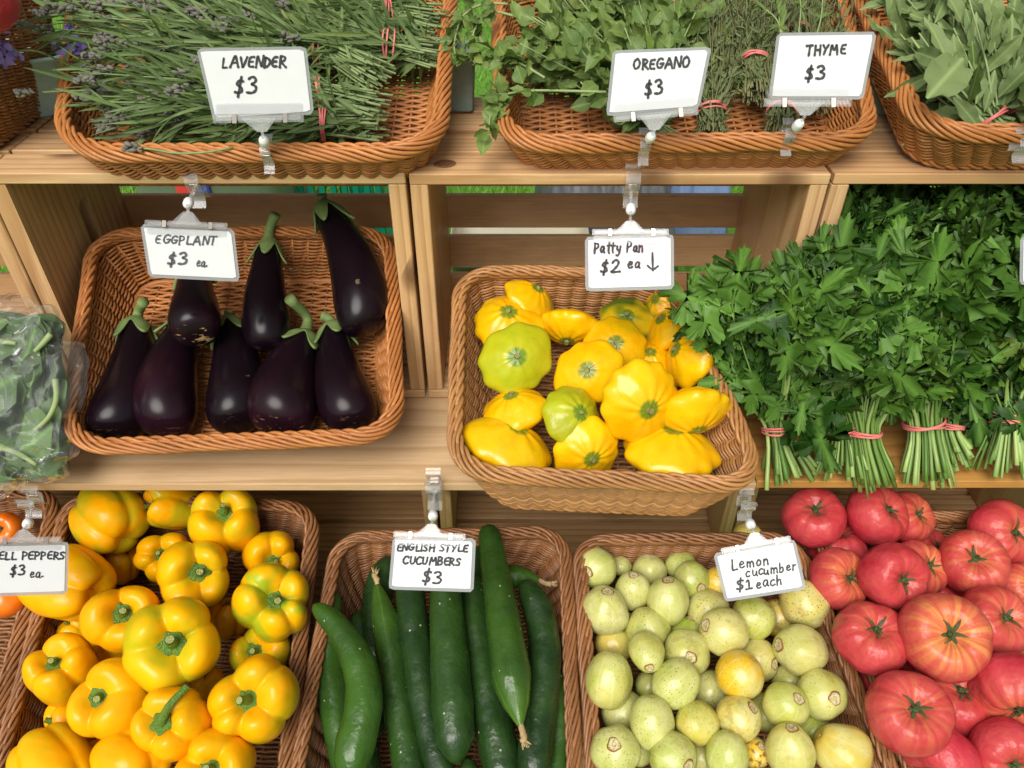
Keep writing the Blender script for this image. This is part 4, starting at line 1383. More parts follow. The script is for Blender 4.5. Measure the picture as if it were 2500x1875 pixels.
def parsley_leaf(seed=0):
    rg = np.random.default_rng(seed)
    V, T = [], []

    def leaflet(base, ang, size, zt):
        d = A([math.sin(ang), math.cos(ang)]); s_ = A([d[1], -d[0]])
        i0 = len(V)
        V.append((*base, zt))
        mid = base + d * size * .45
        V.append((*mid, zt - .02))
        pts = []
        for lo, la, ll, lw in ((-1, -1.02, .66, .30), (0, -.0, 1.0, .30), (1, 1.02, .66, .30)):
            ld = d * math.cos(la) + s_ * math.sin(la); ls = A([ld[1], -ld[0]])
            o_ = base + d * size * (.14 if lo else .30)
            L = size * (ll if lo else .70)
            for u, v_ in ((.34, -.5), (.56, -.98), (.70, -.98), (.68, -.58), (.86, -.68), (.96, -.54), (.90, -.22), (1.04, -.10), (1.05, .08), (.90, .22), (.96, .54), (.86, .68), (.68, .58), (.70, .98), (.56, .98), (.34, .5)):
                q = o_ + ld * L * u + ls * L * lw * v_ * 1.04 * (1 + rg.normal(0, .06))
                pts.append(q)
        k = len(pts)
        for q in pts:
            r_ = np.linalg.norm(q - mid) / size
            V.append((*q, zt - .22 * r_ * r_ * size + .045 * rg.normal()))
        for j in range(k - 1):
            T.append((i0 + 1, i0 + 2 + j + 1, i0 + 2 + j))
        T.append((i0, i0 + 1, i0 + 2)); T.append((i0, i0 + 2 + k - 1, i0 + 1))
    leaflet(A([0, .34]), 0, .66, .02)
    leaflet(A([-.02, .22]), -1.1, .56, .05)
    leaflet(A([.02, .22]), 1.1, .56, .05)
    i0 = len(V)
    V.extend([(-.014, 0, 0), (.014, 0, 0), (.012, .38, .012), (-.012, .38, .012)])
    T.extend([(i0, i0 + 1, i0 + 2), (i0, i0 + 2, i0 + 3)])
    return A(V), A(T)


PL = [parsley_leaf(i) for i in range(4)]
T_blade = blade((.03, .30, .46, .5, .44, .30, .02), 6, .5)
T_needle = blade((.2, .5, .5, .35, .02), 3, .4)
T_ov = ovate(8, 7, .07, (.02, .30, .46, .50, .45, .34, .18, .01), .32)
T_sage = ovate(10, 7, .10, (.03, .20, .34, .40, .42, .38, .30, .17, .02), .38)
T_wide = ovate(8, 7, .09, (.05, .36, .50, .52, .46, .36, .20, .02), .15)
T_grass = blade((.5, .45, .35, .02), 3, .3)


def leaves(g, tm, O, Y, N, L, W, bend, rnd):
    V, Fc = tm
    O, Y, N = np.asarray(O), nrm(Y), np.asarray(N)
    X = nrm(np.cross(Y, N)); N = np.cross(X, Y)
    m_, n_ = len(O), len(V)
    L = np.broadcast_to(L, (m_,))[:, None, None]; W = np.broadcast_to(W, (m_,))[:, None, None]
    bend = np.broadcast_to(bend, (m_,))[:, None]
    y = V[:, 1][None]
    zz = -bend * y * y
    yy = y * (1 - .3 * bend * bend * y * y)
    Wv = O[:, None] + X[:, None] * V[None, :, :1] * W + Y[:, None] * yy[..., None] * L + N[:, None] * (V[None, :, 2:] * W + zz[..., None] * L)
    off = (np.arange(m_) * n_)[:, None, None]
    Fa = (Fc[None] + off).reshape(-1, Fc.shape[1])
    wmax = np.abs(V[:, 0]).max() + 1e-9
    P = np.stack([np.broadcast_to(np.asarray(rnd)[:, None], (m_, n_)), np.broadcast_to(np.abs(V[:, 0]) / wmax, (m_, n_)), np.broadcast_to(V[:, 1], (m_, n_))], -1)
    if Fc.shape[1] == 4: g.add(Wv.reshape(-1, 3), Fa, None, P.reshape(-1, 3))
    else: g.add(Wv.reshape(-1, 3), None, Fa, P.reshape(-1, 3))


def bandloops(c, ax, r, par, nup, k=4, flat=1.0):
    g = Geo()
    s1 = nrm(np.cross(ax, nup)); s2 = np.cross(s1, ax)
    for i in range(k):
        a = np.arange(40) / 40 * 2 * PI
        tilt = RNG.normal(0, .16)
        P = c + s1 * (np.cos(a) * r * 1.06)[:, None] + s2 * (np.sin(a) * r * 1.06 * flat)[:, None] + nrm(ax) * (RNG.normal(0, r * .12) + np.cos(a + RNG.uniform(0, 6)) * r * tilt)[:, None]
        V, Q, _ = tube(P, .0011, 5, ax, True)
        g.add(V, Q)
    return g.obj('rubber_band', M_band, par)


def bunch(name, label, cat, group, E, B, T, nst, er, br, crn, stemmat, stemr, leaffn, n_up, band=True, lenj=(.7, 1.05), bandr=None, stem_k=5):
    """E cut ends, B band, T crown centre: stems run E -> B -> crown"""
    t = empty(name, label, cat, group)
    ax = nrm(T - B)
    s1 = nrm(np.cross(ax, n_up)); s2 = np.cross(s1, ax)
    eax = nrm(B - E); e1 = nrm(np.cross(eax, n_up)); e2 = np.cross(e1, eax)
    g = Geo()
    S = []
    for i in range(nst):
        a, q = RNG.uniform(0, 2 * PI), math.sqrt(RNG.random())
        ca, sa = math.cos(a) * q, math.sin(a) * q
        e_ = E + e1 * ca * er + e2 * sa * er * .7 + eax * RNG.uniform(-.016, .010)
        b_ = B + s1 * ca * br + s2 * sa * br * .8
        f_ = RNG.uniform(*lenj)
        ja, jb = np.clip(RNG.normal(0, .22, 2), -.4, .4)
        t_ = B + (T - B) * f_ + s1 * (ca + ja) * crn[0] + s2 * (sa + jb) * crn[1]
        m_ = b_ * .55 + t_ * .45 + (s1 * ca * crn[0] + s2 * sa * crn[1]) * .12
        P = cr(A([e_, b_, m_, t_]), 14)
        sr_ = stemr * RNG.uniform(.65, 1.45)
        V, Q, Tt = tube(P, np.linspace(sr_, sr_ * .42, 14), stem_k)
        g.add(V, Q, Tt, (RNG.random() ** 1.3, 0, 0))
        S.append(P)
    S = A(S)
    g.obj('stems', stemmat, t)
    for nm, mat, fn in leaffn:
        g = Geo()
        fn(g, S, s2)
        if g.n: g.obj(nm, mat, t)
    if band: bandloops(B, ax, bandr or br, t, n_up)
    setbase(t, E)
    return t


def along(S, u):
    """points and tangents at parameters u (n,) for stems idx"""
    idx, uu = u
    x = uu * (S.shape[1] - 1)
    i = np.clip(x.astype(int), 0, S.shape[1] - 2)
    f_ = (x - i)[:, None]
    return S[idx, i] * (1 - f_) + S[idx, i + 1] * f_, nrm(S[idx, i + 1] - S[idx, i])


def fn_parsley(n, size, u0=.55, tocam=.6):
    def fn(g, S, up):
        idx = RNG.integers(0, len(S), n)
        uu = np.where(RNG.random(n) < .45, RNG.uniform(.93, 1, n), RNG.uniform(u0, 1, n))
        O, Td = along(S, (idx, uu))
        v = nrm(CP - O)
        Y = nrm(Td * .8 + RNG.normal(0, .6, O.shape))
        N = nrm(v * tocam + A([0, 0, .55]) + RNG.normal(0, .45, O.shape))
        L = size * RNG.uniform(.62, 1.40, n)
        for k in range(4):
            s_ = (np.arange(n) % 4) == k
            leaves(g, PL[k], O[s_], Y[s_], N[s_], L[s_], L[s_], RNG.uniform(-.05, .55, s_.sum()), RNG.random(s_.sum()) ** 1.7)
    return fn


def fn_leaf(tm, n, lmin, lmax, asp, spread=.5, u0=.35, u1=1.0, bend=(-.1, .3), tocam=.5, jit=.003, rj=1.0):
    def fn(g, S, up):
        idx = RNG.integers(0, len(S), n)
        uu = RNG.uniform(u0, u1, n)
        O, Td = along(S, (idx, uu))
        O = O + RNG.normal(0, jit, O.shape)
        v = nrm(CP - O)
        Y = nrm(Td + RNG.normal(0, spread, O.shape))
        N = nrm(v * tocam + A([0, 0, .5]) + RNG.normal(0, .5, O.shape))
        L = RNG.uniform(lmin, lmax, n)
        leaves(g, tm, O, Y, N, L, L * asp * RNG.uniform(.8, 1.2, n), RNG.uniform(*bend, n), RNG.random(n) ** rj)
    return fn


def fn_spikes(frac, nb, mat_len=.035, r=.0030):
    def fn(g, S, up):
        for i in range(len(S)):
            if RNG.random() > frac: continue
            p, d = S[i, -1], nrm(S[i, -1] - S[i, -3])
            p = p + d * RNG.uniform(-.02, .02) + (up * RNG.uniform(.0, .016) if up is not None else 0)
            for k in range(nb):
                c = p + d * (k // 4) * .0045 + nrm(RNG.normal(0, 1, 3)) * .0035
                V, Q, ph, tt = revolve([(0, 1.6), (.55, 1.2), (.8, .2), (.6, -.8), (0, -1.2)], 6, 6)
                M_ = frame(nrm(d + RNG.normal(0, .5, 3)), 0)
                g.add((V * r * RNG.uniform(.7, 1.1)) @ M_.T + c, Q)
    return fn


# ---- parsley in the right crate
D2 = 2500 / 2212
al = math.radians(50)
par_dir = A([0, math.cos(al), math.sin(al)])
npar = A([0, -math.sin(al), math.cos(al)])
P0 = zr(.655, -.655)


def phit(x, y, off=0.0):
    """a pixel of the 2212 px view on the sloping plane of the parsley, off towards the viewer"""
    return hit(x * D2, y * D2, P0 + npar * off, npar)


GPAR = 'parsley bunches on the varnished board'
for lab, e_, b_, t_, o1, o2, nst, er, br, cw, cd_, nl, ls in [
    ('parsley bunch at the left leaning over the patty pan basket', (1700, 1020), (1678, 925), (1650, 650), .012, .055, 34, .034, .015, .070, .040, 170, .060),
    ('parsley bunch second from left, its pink band beside a smaller end-on bunch', (1815, 1010), (1817, 920), (1790, 640), .012, .05, 40, .036, .019, .070, .040, 180, .062),
    ('parsley bunch with many thin cut ends pointing at the viewer', (1890, 1035), (1868, 930), (1880, 690), .028, .045, 46, .024, .016, .050, .035, 110, .050),
    ('parsley bunch in the middle with thick pale stems under its band', (2000, 1030), (1995, 912), (1960, 610), .014, .05, 36, .034, .020, .075, .040, 200, .064),
    ('small parsley bunch half hidden right of the thick stemmed one', (2075, 990), (2052, 920), (2080, 700), .0, .02, 24, .020, .013, .050, .035, 90, .05),
    ('parsley bunch at the right edge with long thick pale stems', (2165, 1005), (2175, 897), (2170, 640), .016, .045, 36, .036, .019, .075, .040, 190, .062)]:
    E, B, T = phit(*e_, .012), phit(*b_, o1), phit(*t_, o2)
    bunch('parsley_bunch', lab, 'parsley', GPAR, E, B, T, nst, er, br, (cw, cd_), M_gstem, .0023, [('leaves', M_pars, fn_parsley(int(nl * .66), ls * 1.12, .5, 1.1))], npar, bandr=br * 1.08)
for lab, e_, t_, off in [('parsley bunch at the back left of the crate rising to its top edge', (1850, 760), (1870, 470), -.035),
                         ('shaded parsley bunch at the back middle of the crate', (2000, 760), (2000, 480), -.045),
                         ('shaded parsley bunch at the back right of the crate', (2150, 740), (2150, 470), -.045),
                         ('parsley bunch in the dark upper corner of the crate by the picture edge', (2260, 740), (2290, 480), -.04),
                         ('parsley bunch lying low behind the middle bands', (1930, 900), (1930, 640), -.03),
                         ('parsley bunch lying low behind the right bands', (2110, 900), (2100, 640), -.03)]:
    E, T = phit(*e_, off), phit(*t_, off * .4)
    B = E * .8 + T * .2
    bunch('parsley_bunch', lab, 'parsley', GPAR, E, B, T, 26, .02, .016, (.072, .045), M_gstem, .0022, [('leaves', M_pars, fn_parsley(190, .058, .4))], npar, band=False)

# ---- herbs on the top deck
utp = nrm(PB_L - PF_L); ntp = A([0, -utp[2], utp[1]])


def thit(x, y, h_=0.0): return hit(x, y, PB_L + ntp * h_, ntp)


GLAV = 'lavender bunches in the top left basket'
for lab, e_, b_, t_, h0, h1, nst, cw, nl in [
    ('lavender bunch at the front of its basket, lowest band', (915, 305), (790, 300), (330, 285), -.022, .0, 46, .030, 260),
    ('lavender bunch second from the front, band beside the sign edge', (915, 265), (778, 235), (250, 215), -.008, .025, 50, .040, 320),
    ('lavender bunch behind the sign with dry buds and a high band', (915, 185), (775, 120), (165, 40), .008, .055, 55, .055, 380),
    ('lavender bunch at the right rim with thick cut stems', (1062, 130), (953, 112), (480, 50), .0, .03, 48, .045, 330),
    ('lavender bunch at the back right with twisted double band', (1060, 45), (950, 25), (450, -60), .015, .045, 48, .055, 330)]:
    E, B, T = thit(*e_, h0), thit(*b_, h0), thit(*t_, h1)
    bunch('lavender_bunch', lab, 'lavender', GLAV, E, B, T, nst, .024, .017, (cw, .022), M_lstem, .0012,
          [('leaves', M_lav, fn_leaf(T_blade, int(nl * 2.7), .030, .078, .066, .36, .20, 1.0, (-.25, .35), .7, .004)),
           ('cut_end_leaves', M_lav, fn_leaf(T_blade, 70, .02, .045, .16, .6, .02, .22, (-.1, .5), .6)),
           ('flower_buds', M_bud, fn_spikes(.8, 15))], ntp, lenj=(.5, 1.03), bandr=.0185)
# a loose sprig over the rim and two violet flowering ones
for lab, pts, vio in [('loose lavender sprig lying across the front rim', [(570, 360), (500, 372), (430, 374), (375, 365), (345, 362)], False),
                      ('lavender sprig with two violet flowers at the left of the basket', [(330, 125), (260, 124), (215, 124), (180, 120)], True),
                      ('lavender sprig with violet flower reaching to the left picture edge', [(270, 190), (180, 165), (90, 125), (10, 130)], True),
                      ('lavender sprig with dark bud hanging out at the left rim', [(320, 225), (230, 222), (160, 222), (105, 225)], False)]:
    t = empty('lavender_sprig', lab, 'lavender', 'loose lavender sprigs')
    C = A([thit(x, y, .012 if 'rim' in lab else .03) for x, y in pts])
    P = cr(C, 16)
    g = Geo(); V, Q, T = tube(P, .0011, 5); g.add(V, Q, T)
    g.obj('stem', M_lstem, t)
    S = A([P]); gb, gv = Geo(), Geo()
    fn_spikes(2, 16)(gb, S, None)
    gb.obj('flower_spike', M_bud, t)
    if vio:
        fl = Geo()
        for k in range(34):
            c = P[-1] + ntp * .006 + RNG.normal(0, .0062, 3)
            leaves(fl, T_wide, c[None], RNG.normal(0, 1, (1, 3)), nrm(CP - c)[None], [.009], [.009], [.3], [.5])
        fl.obj('flower', M_flow, t)
    setbase(t, P[0])

GHERB = 'oregano bunches in the herb basket'
for lab, e_, b_, t_, h0, h1, nst, cr_, nl in [
    ('oregano bunch with broad leaves behind the oregano sign', (1620, 335), (1590, 300), (1470, 90), -.025, .045, 26, (.085, .04), 210),
    ('oregano bunch at the back left spilling over the rim', (1560, 250), (1520, 200), (1300, 60), -.02, .04, 26, (.065, .035), 190),
    ('oregano bunch at the back beside the thyme', (1640, 250), (1620, 180), (1590, -40), -.02, .045, 26, (.07, .035), 200),
    ('oregano bunch at the top edge behind the left one', (1480, 120), (1450, 70), (1380, -110), -.02, .04, 24, (.08, .035), 180)]:
    E, B, T = thit(*e_, h0), thit(*b_, h0), thit(*t_, h1)
    bunch('oregano_bunch', lab, 'oregano', GHERB, E, B, T, nst, .02, .014, cr_, M_sstem, .0015,
          [('leaves', M_oreg, fn_leaf(T_ov, int(nl * 1.9), .013, .032, .70, .75, .30, 1.0, (-.1, .5), .8, .006))], ntp, bandr=.015, lenj=(.5, 1.1))
for lab, pts in [('oregano sprig hanging out over the left rim with leafy tip', [(1480, 225), (1380, 222), (1290, 222), (1225, 235), (1200, 270), (1192, 330)]),
                 ('oregano sprig reaching left across the rim corner', [(1330, 190), (1280, 160), (1235, 140), (1180, 140)]),
                 ('dark flowering oregano sprig in the gap between top baskets', [(1260, 40), (1200, 30), (1160, 70), (1150, 130)]),
                 ('dark oregano sprig drooping beside the lavender basket', [(1240, 10), (1180, 10), (1130, 40), (1110, 100), (1112, 140)])]:
    t = empty('oregano_sprig', lab, 'oregano', 'loose oregano sprigs')
    P = cr(A([thit(x, y, .03 if i < 3 else .012) for i, (x, y) in enumerate(pts)]), 18)
    g = Geo(); V, Q, T = tube(P, np.linspace(.0016, .0009, 18), 5); g.add(V, Q, T); g.obj('stem', M_sstem, t)
    g = Geo(); dk = 'dark' in lab
    fn_leaf(T_ov, 40, .010 if dk else .013, .018 if dk else .027, .7, .9, .25, 1.0, (0, .4), .7, .004)(g, A([P]), None)
    g.obj('leaves', M_oreg, t)
    setbase(t, P[0])

for lab, e_, b_, t_, h0, h1, nst, cr_, nl in [
    ('thyme bunch at the left with its band low by the oregano sign', (1735, 325), (1736, 275), (1720, 30), -.028, .015, 90, (.042, .022), 1500),
    ('thyme bunch in the middle with its band higher', (1848, 225), (1842, 150), (1850, -40), -.01, .03, 90, (.045, .022), 1400),
    ('thyme bunch under the thyme sign with pale cut stems', (1905, 315), (1908, 275), (1920, 110), -.02, -.005, 50, (.03, .018), 600),
    ('thyme bunch at the right behind the thyme sign', (2000, 250), (1990, 180), (1985, 0), -.02, .012, 70, (.05, .022), 1000),
    ('thyme bunch at the top edge between the oregano and the middle thyme', (1790, 160), (1785, 100), (1770, -120), -.015, .01, 90, (.06, .022), 1300),
    ('thyme bunch at the top edge above the thyme sign', (1950, 140), (1945, 80), (1930, -140), -.015, .01, 80, (.06, .022), 1200)]:
    E, B, T = thit(*e_, h0), thit(*b_, h0), thit(*t_, h1)
    bunch('thyme_bunch', lab, 'thyme', 'thyme bunches in the herb basket', E, B, T, nst, .018, .014, cr_, M_wstem, .0008,
          [('leaves', M_thy, fn_leaf(T_needle, nl, .008, .017, .22, .7, .03, 1.0, (-.1, .3), .5, .002))], ntp, lenj=(.35, 1.1), bandr=.0155, stem_k=4)
for lab, pts in (('thin pale thyme sprig slanting left above the thyme sign', [(1910, 80), (1890, 40), (1840, 5)]), ('thin upright thyme sprig above left corner of the thyme sign', [(1905, 80), (1902, 30), (1900, -20)]),
                 ('thin upright thyme sprig above middle of the thyme sign', [(1950, 80), (1955, 20), (1950, -20)]), ('pale flowering thyme sprig above right half of the thyme sign', [(1995, 80), (2005, 40), (2010, -20)])):
    t = empty('thyme_sprig', lab, 'thyme', 'loose thyme sprigs')
    P = cr(A([thit(x, y, .04) for x, y in pts]), 10)
    g = Geo(); V, Q, T = tube(P, .0009, 5); g.add(V, Q, T); g.obj('stem', M_sstem, t)
    g = Geo(); fn_leaf(T_needle, 12, .010, .02, .25, .8, .1, 1, (0, .4), .7, .001)(g, A([P]), None); g.obj('leaves', M_oreg, t)
    setbase(t, P[0])

usg = nrm(zr(1.06, -.215) - zr(.79, -.293)); nsg = A([0, -usg[2], usg[1]])


def shit(x, y, h_=0.0): return hit(x, y, zr(1.06, -.215) + nsg * h_, nsg)


for lab, e_, b_, t_, h0, h1, cr_, nl in [
    ('sage bunch leaning left with pink band and one broad leaf across its stems', (2465, 320), (2420, 288), (2270, 50), -.012, .045, (.055, .035), 90),
    ('sage bunch at the right edge, cut by the picture', (2515, 300), (2495, 272), (2470, 30), -.012, .04, (.06, .035), 95),
    ('sage bunch at the back left of its basket', (2340, 130), (2320, 90), (2230, -60), .0, .04, (.05, .03), 60),
    ('sage bunch outside the right picture edge', (2640, 290), (2620, 240), (2600, 20), -.012, .04, (.055, .035), 70)]:
    E, B, T = shit(*e_, h0), shit(*b_, h0), shit(*t_, h1)
    bunch('sage_bunch', lab, 'sage', 'sage bunches in the top right basket', E, B, T, 24, .016, .013, cr_, M_sstem, .0022,
          [('leaves', M_sage, fn_leaf(T_sage, int(nl * 1.35), .032, .068, .36, .5, .28, 1.0, (-.1, .35), .8, .005))], nsg, bandr=.0145, lenj=(.5, 1.05))
t = tag(bpy.data.objects.new('sage_leaf', None), 'broad sage leaf lying across the banded stems', 'leaf'); COL.objects.link(t)
g = Geo()
O = shit(2262, 240, .04); Y = shit(2362, 130, .06) - O
leaves(g, T_sage, O[None], Y[None], nrm(CP - O)[None], [np.linalg.norm(Y)], [.052], [.12], [.6])
g.obj('leaf_blade', M_sage, t); setbase(t, O)

# ------------------------------------------------------------------ bagged greens at the left
t = empty('greens_bunch', 'dark leafy greens with pale stems inside a clear bag', 'leafy greens')
bc = hit(40, 1000, zr(.69, -.60), A([0, -.5, .85]))
bu = nrm(A([.0, .60, .80])); bn = A([0, -.80, .60]); bs = A([1.0, 0, 0])
bc = at_depth(-45, 965, .86)
g = Geo(); n = 120
n = 105
uu = RNG.uniform(-1, 1, (n, 2))
O = bc + bs * (uu[:, :1] * .105) + bu * (uu[:, 1:] * .108) + bn * RNG.normal(-.01, .012, (n, 1)) - bu * .01
Y = nrm(bu * RNG.normal(0, 1, (n, 1)) + bs * RNG.normal(0, 1, (n, 1)))
N = nrm(bn + RNG.normal(0, .28, (n, 3)))
L = RNG.uniform(.075, .13, n)
leaves(g, T_wide, O - Y * L[:, None] * .5, Y, N, L, L * .85, RNG.uniform(-.15, .25, n), RNG.random(n) ** 1.5)
q = g.v[-1] - bc
qx, qy, qz = .104 * np.tanh((q @ bs) / .104), .109 * np.tanh((q @ bu) / .109), .03 * np.tanh((q @ bn) / .03)
rim_ = np.maximum(np.abs(qx) / .104, np.abs(qy) / .109)
g.v[-1] = bc + qx[:, None] * bs + qy[:, None] * bu + (qz * np.sqrt(np.clip(1.02 - rim_ ** 4, .05, 1)))[:, None] * bn
g.obj('leaves', M_chard, t)
g = Geo()
for pts in ([(135, 925), (138, 975), (118, 1020), (85, 1050)], [(125, 815), (105, 838), (85, 858)], [(0, 1090), (50, 1110), (90, 1135)], [(-10, 832), (40, 838)]):
    P = cr(A([hit(x, y, bc + bn * .022, bn) for x, y in pts]), 10)
    V, Q, T = tube(P, np.linspace(.0035, .0022, 10), 8); g.add(V, Q, T)
g.obj('stems', M_sstem, t); setbase(t, bc - bu * .1)
g = Geo()
nu, nv = 170, 110
uu, vv = np.meshgrid(np.linspace(0, 2 * PI, nu, endpoint=False), np.linspace(.02, PI - .02, nv))


def sup(c, e_): return np.sign(c) * np.abs(c) ** e_


X = sup(np.cos(uu), .6) * sup(np.sin(vv), .45); Yc = sup(np.cos(vv), .6); Zc = sup(np.sin(uu), .8) * np.sin(vv)
V = bc + bs * (X[..., None] * .108) + bu * (Yc[..., None] * .112) + bn * (Zc[..., None] * .028)
V = V.reshape(-1, 3)
cr_n = np.zeros(len(V))
for _ in range(14):
    k = RNG.normal(0, 75, 3); cr_n += np.abs(np.sin(V @ k + RNG.uniform(0, 6))) / 14
ang_ = np.arctan2(Yc.ravel(), X.ravel())
out_ = (.06 * np.sin(3 * ang_ + 1) + .05 * np.sin(7 * ang_) + .035 * np.sin(15 * ang_ + 2) + .02 * np.sin(31 * ang_))
V = bc + (V - bc) * (1 + out_[:, None]) + bn * ((cr_n - .6) * .030)[:, None]
g.add(V, grid_faces(nv, nu))
o = g.obj('plastic_bag', M_bag)
tag(o, 'crinkled clear plastic bag of leafy greens at the left shelf edge', 'bag')

# ------------------------------------------------------------------ pulp cartons propping the top baskets
def carton(label, px, y, zt, w_, h_, mat, rot=0.0):
    o = None
    base = hit(*px, A([0, y, TZ]), A([0, 1.0, 0]))
    t = empty('pulp_carton', label, 'carton', 'pulp cartons behind the top baskets')
    g = Geo()
    n = 40
    a = np.arange(n) / n * 2 * PI
    rows = []
    for hw, z in ((.5, 0), (.5, .002), (.62, h_), (.66, h_), (.66, h_ - .004), (.60, h_ - .004), (.47, .004), (.01, .004)):
        c = sup(np.cos(a), .28) * hw * w_ * (1 + .02 * np.cos(16 * a)); s_ = sup(np.sin(a), .28) * hw * w_ * (1 + .02 * np.cos(16 * a))
        rows.append(np.column_stack([c * math.cos(rot) - s_ * math.sin(rot), c * math.sin(rot) + s_ * math.cos(rot), np.full(n, z)]))
    rows = [np.column_stack([np.zeros(n), np.zeros(n), np.zeros(n)])] + rows
    V = np.vstack(rows) + A([base[0], y, TZ + .001])
    g.add(V, grid_faces(len(rows), n)[:, ::-1])
    g.obj('moulded_tray', mat, t)
    setbase(t, (base[0], y, TZ))


carton('mint blue pulp carton between the far left basket and lavender basket', (82, 250), .985, 0, .085, .070, M_pulp, .5)
carton('grey green pulp carton right of the lavender basket', (1124, 250), .985, 0, .034, .075, M_pulpd)
carton('dark pulp carton in the gap between herb and sage baskets', (2138, 250), .975, 0, .036, .07, M_pulpd)

# ------------------------------------------------------------------ price signs
GLY = {
    'A': (.78, [[(0, 0), (.36, 1), (.44, 1), (.78, 0)], [(.14, .36), (.66, .40)]]),
    'B': (.62, [[(.06, 0), (.06, 1)], [(.06, 1), (.42, .98), (.52, .78), (.40, .58), (.08, .52)], [(.08, .52), (.48, .50), (.60, .26), (.46, .04), (.06, 0)]]),
    'C': (.68, [[(.66, .84), (.52, .98), (.26, .94), (.06, .62), (.04, .32), (.20, .05), (.44, .02), (.66, .16)]]),
    'D': (.66, [[(.06, 0), (.08, 1)], [(.0, .98), (.40, .92), (.64, .60), (.56, .26), (.30, .04), (.02, 0)]]),
    'E': (.56, [[(.54, .98), (.08, .94), (.04, .04), (.56, .06)], [(.06, .52), (.46, .54)]]),
    'G': (.70, [[(.64, .86), (.44, .98), (.16, .84), (.03, .44), (.14, .10), (.40, .02), (.64, .18), (.66, .44)], [(.40, .44), (.72, .46)]]),
    'H': (.66, [[(.06, 1), (.04, 0)], [(.60, 1), (.62, 0)], [(.05, .50), (.62, .54)]]),
    'I': (.16, [[(.08, 1), (.08, 0)]]),
    'L': (.54, [[(.08, 1), (.06, .04), (.10, .02), (.54, .06)]]),
    'M': (.86, [[(.02, 0), (.14, 1), (.18, 1), (.42, .30), (.68, 1), (.72, 1), (.84, 0)]]),
    'N': (.68, [[(.04, 0), (.08, 1), (.12, .98), (.58, .04), (.60, .04), (.66, 1)]]),
    'O': (.74, [[(.40, 1), (.12, .84), (.02, .44), (.16, .06), (.44, .02), (.70, .34), (.68, .74), (.46, .98), (.34, .98)]]),
    'P': (.58, [[(.08, 0), (.06, 1)], [(.0, .96), (.38, .98), (.56, .76), (.46, .52), (.10, .44)]]),
    'R': (.64, [[(.06, 0), (.08, 1)], [(.02, .96), (.42, .94), (.54, .74), (.40, .54), (.10, .48), (.14, .46), (.64, .0)]]),
    'S': (.56, [[(.54, .86), (.34, .98), (.10, .86), (.10, .66), (.46, .42), (.52, .20), (.34, .03), (.02, .10)]]),
    'T': (.66, [[(0, .94), (.66, .98)], [(.36, .96), (.30, 0)]]),
    'U': (.66, [[(.06, 1), (.04, .30), (.18, .04), (.42, .04), (.60, .28), (.62, 1)]]),
    'V': (.68, [[(0, 1), (.30, .02), (.36, .02), (.68, 1)]]),
    'Y': (.64, [[(.0, 1), (.32, .50)], [(.64, 1), (.32, .50), (.16, 0)]]),
    '$': (.56, [[(.50, .84), (.32, .92), (.10, .80), (.12, .62), (.44, .42), (.48, .22), (.28, .10), (.03, .18)], [(.36, 1.14), (.24, -.12)]]),
    '1': (.40, [[(.04, .72), (.24, .98), (.22, .04)], [(.0, .02), (.46, .04)]]),
    '2': (.62, [[(.06, .74), (.22, .98), (.48, .92), (.52, .66), (.30, .32), (.02, .06), (.06, .03), (.64, .08)]]),
    '3': (.60, [[(.06, .86), (.28, 1.0), (.52, .86), (.48, .66), (.24, .54), (.28, .54), (.54, .42), (.58, .20), (.36, .02), (.02, .08)]]),
    'a': (.52, [[(.46, .50), (.28, .62), (.08, .44), (.06, .16), (.22, .02), (.42, .20), (.46, .54), (.44, .10), (.54, .02)]]),
    'b': (.50, [[(.08, 1), (.06, .04)], [(.08, .36), (.28, .58), (.46, .42), (.42, .10), (.20, 0), (.06, .08)]]),
    'c': (.46, [[(.44, .52), (.26, .60), (.06, .40), (.06, .16), (.22, .02), (.46, .12)]]),
    'e': (.48, [[(.06, .32), (.42, .36), (.40, .54), (.22, .62), (.05, .40), (.08, .12), (.26, .02), (.48, .14)]]),
    'h': (.50, [[(.08, 1), (.05, 0)], [(.06, .34), (.26, .58), (.42, .48), (.44, 0)]]),
    'm': (.80, [[(.06, .58), (.05, 0)], [(.06, .40), (.24, .60), (.36, .46), (.36, 0)], [(.37, .40), (.56, .60), (.70, .46), (.74, 0)]]),
    'n': (.50, [[(.06, .58), (.05, 0)], [(.06, .38), (.28, .60), (.42, .46), (.46, 0)]]),
    'o': (.52, [[(.28, .60), (.08, .46), (.05, .18), (.22, .02), (.44, .16), (.46, .44), (.30, .60), (.22, .58)]]),
    'r': (.40, [[(.08, .58), (.06, 0)], [(.07, .36), (.22, .56), (.40, .56)]]),
    't': (.40, [[(.20, .96), (.16, .10), (.28, .0)], [(0, .62), (.42, .66)]]),
    'u': (.52, [[(.06, .58), (.05, .18), (.20, .02), (.40, .14), (.44, .58), (.44, .10), (.52, .0)]]),
    'y': (.50, [[(.04, .58), (.10, .24), (.28, .18), (.42, .30)], [(.46, .58), (.40, .0), (.22, -.30), (.04, -.22)]]),
    '.': (.14, [[(.05, .03), (.09, .05)]]),
    '|': (.3, [[(.15, 1), (.17, 0)], [(-.1, .28), (.16, .0), (.42, .24)]]),      # arrow pointing down
    ' ': (.36, []),
}


def chaikin(P, it=2):
    P = np.asarray(P, float)
    for _ in range(it):
        a = P[:-1] * .75 + P[1:] * .25; b = P[:-1] * .25 + P[1:] * .75
        P = np.vstack([P[:1], np.stack([a, b], 1).reshape(-1, 2), P[-1:]])
    return P


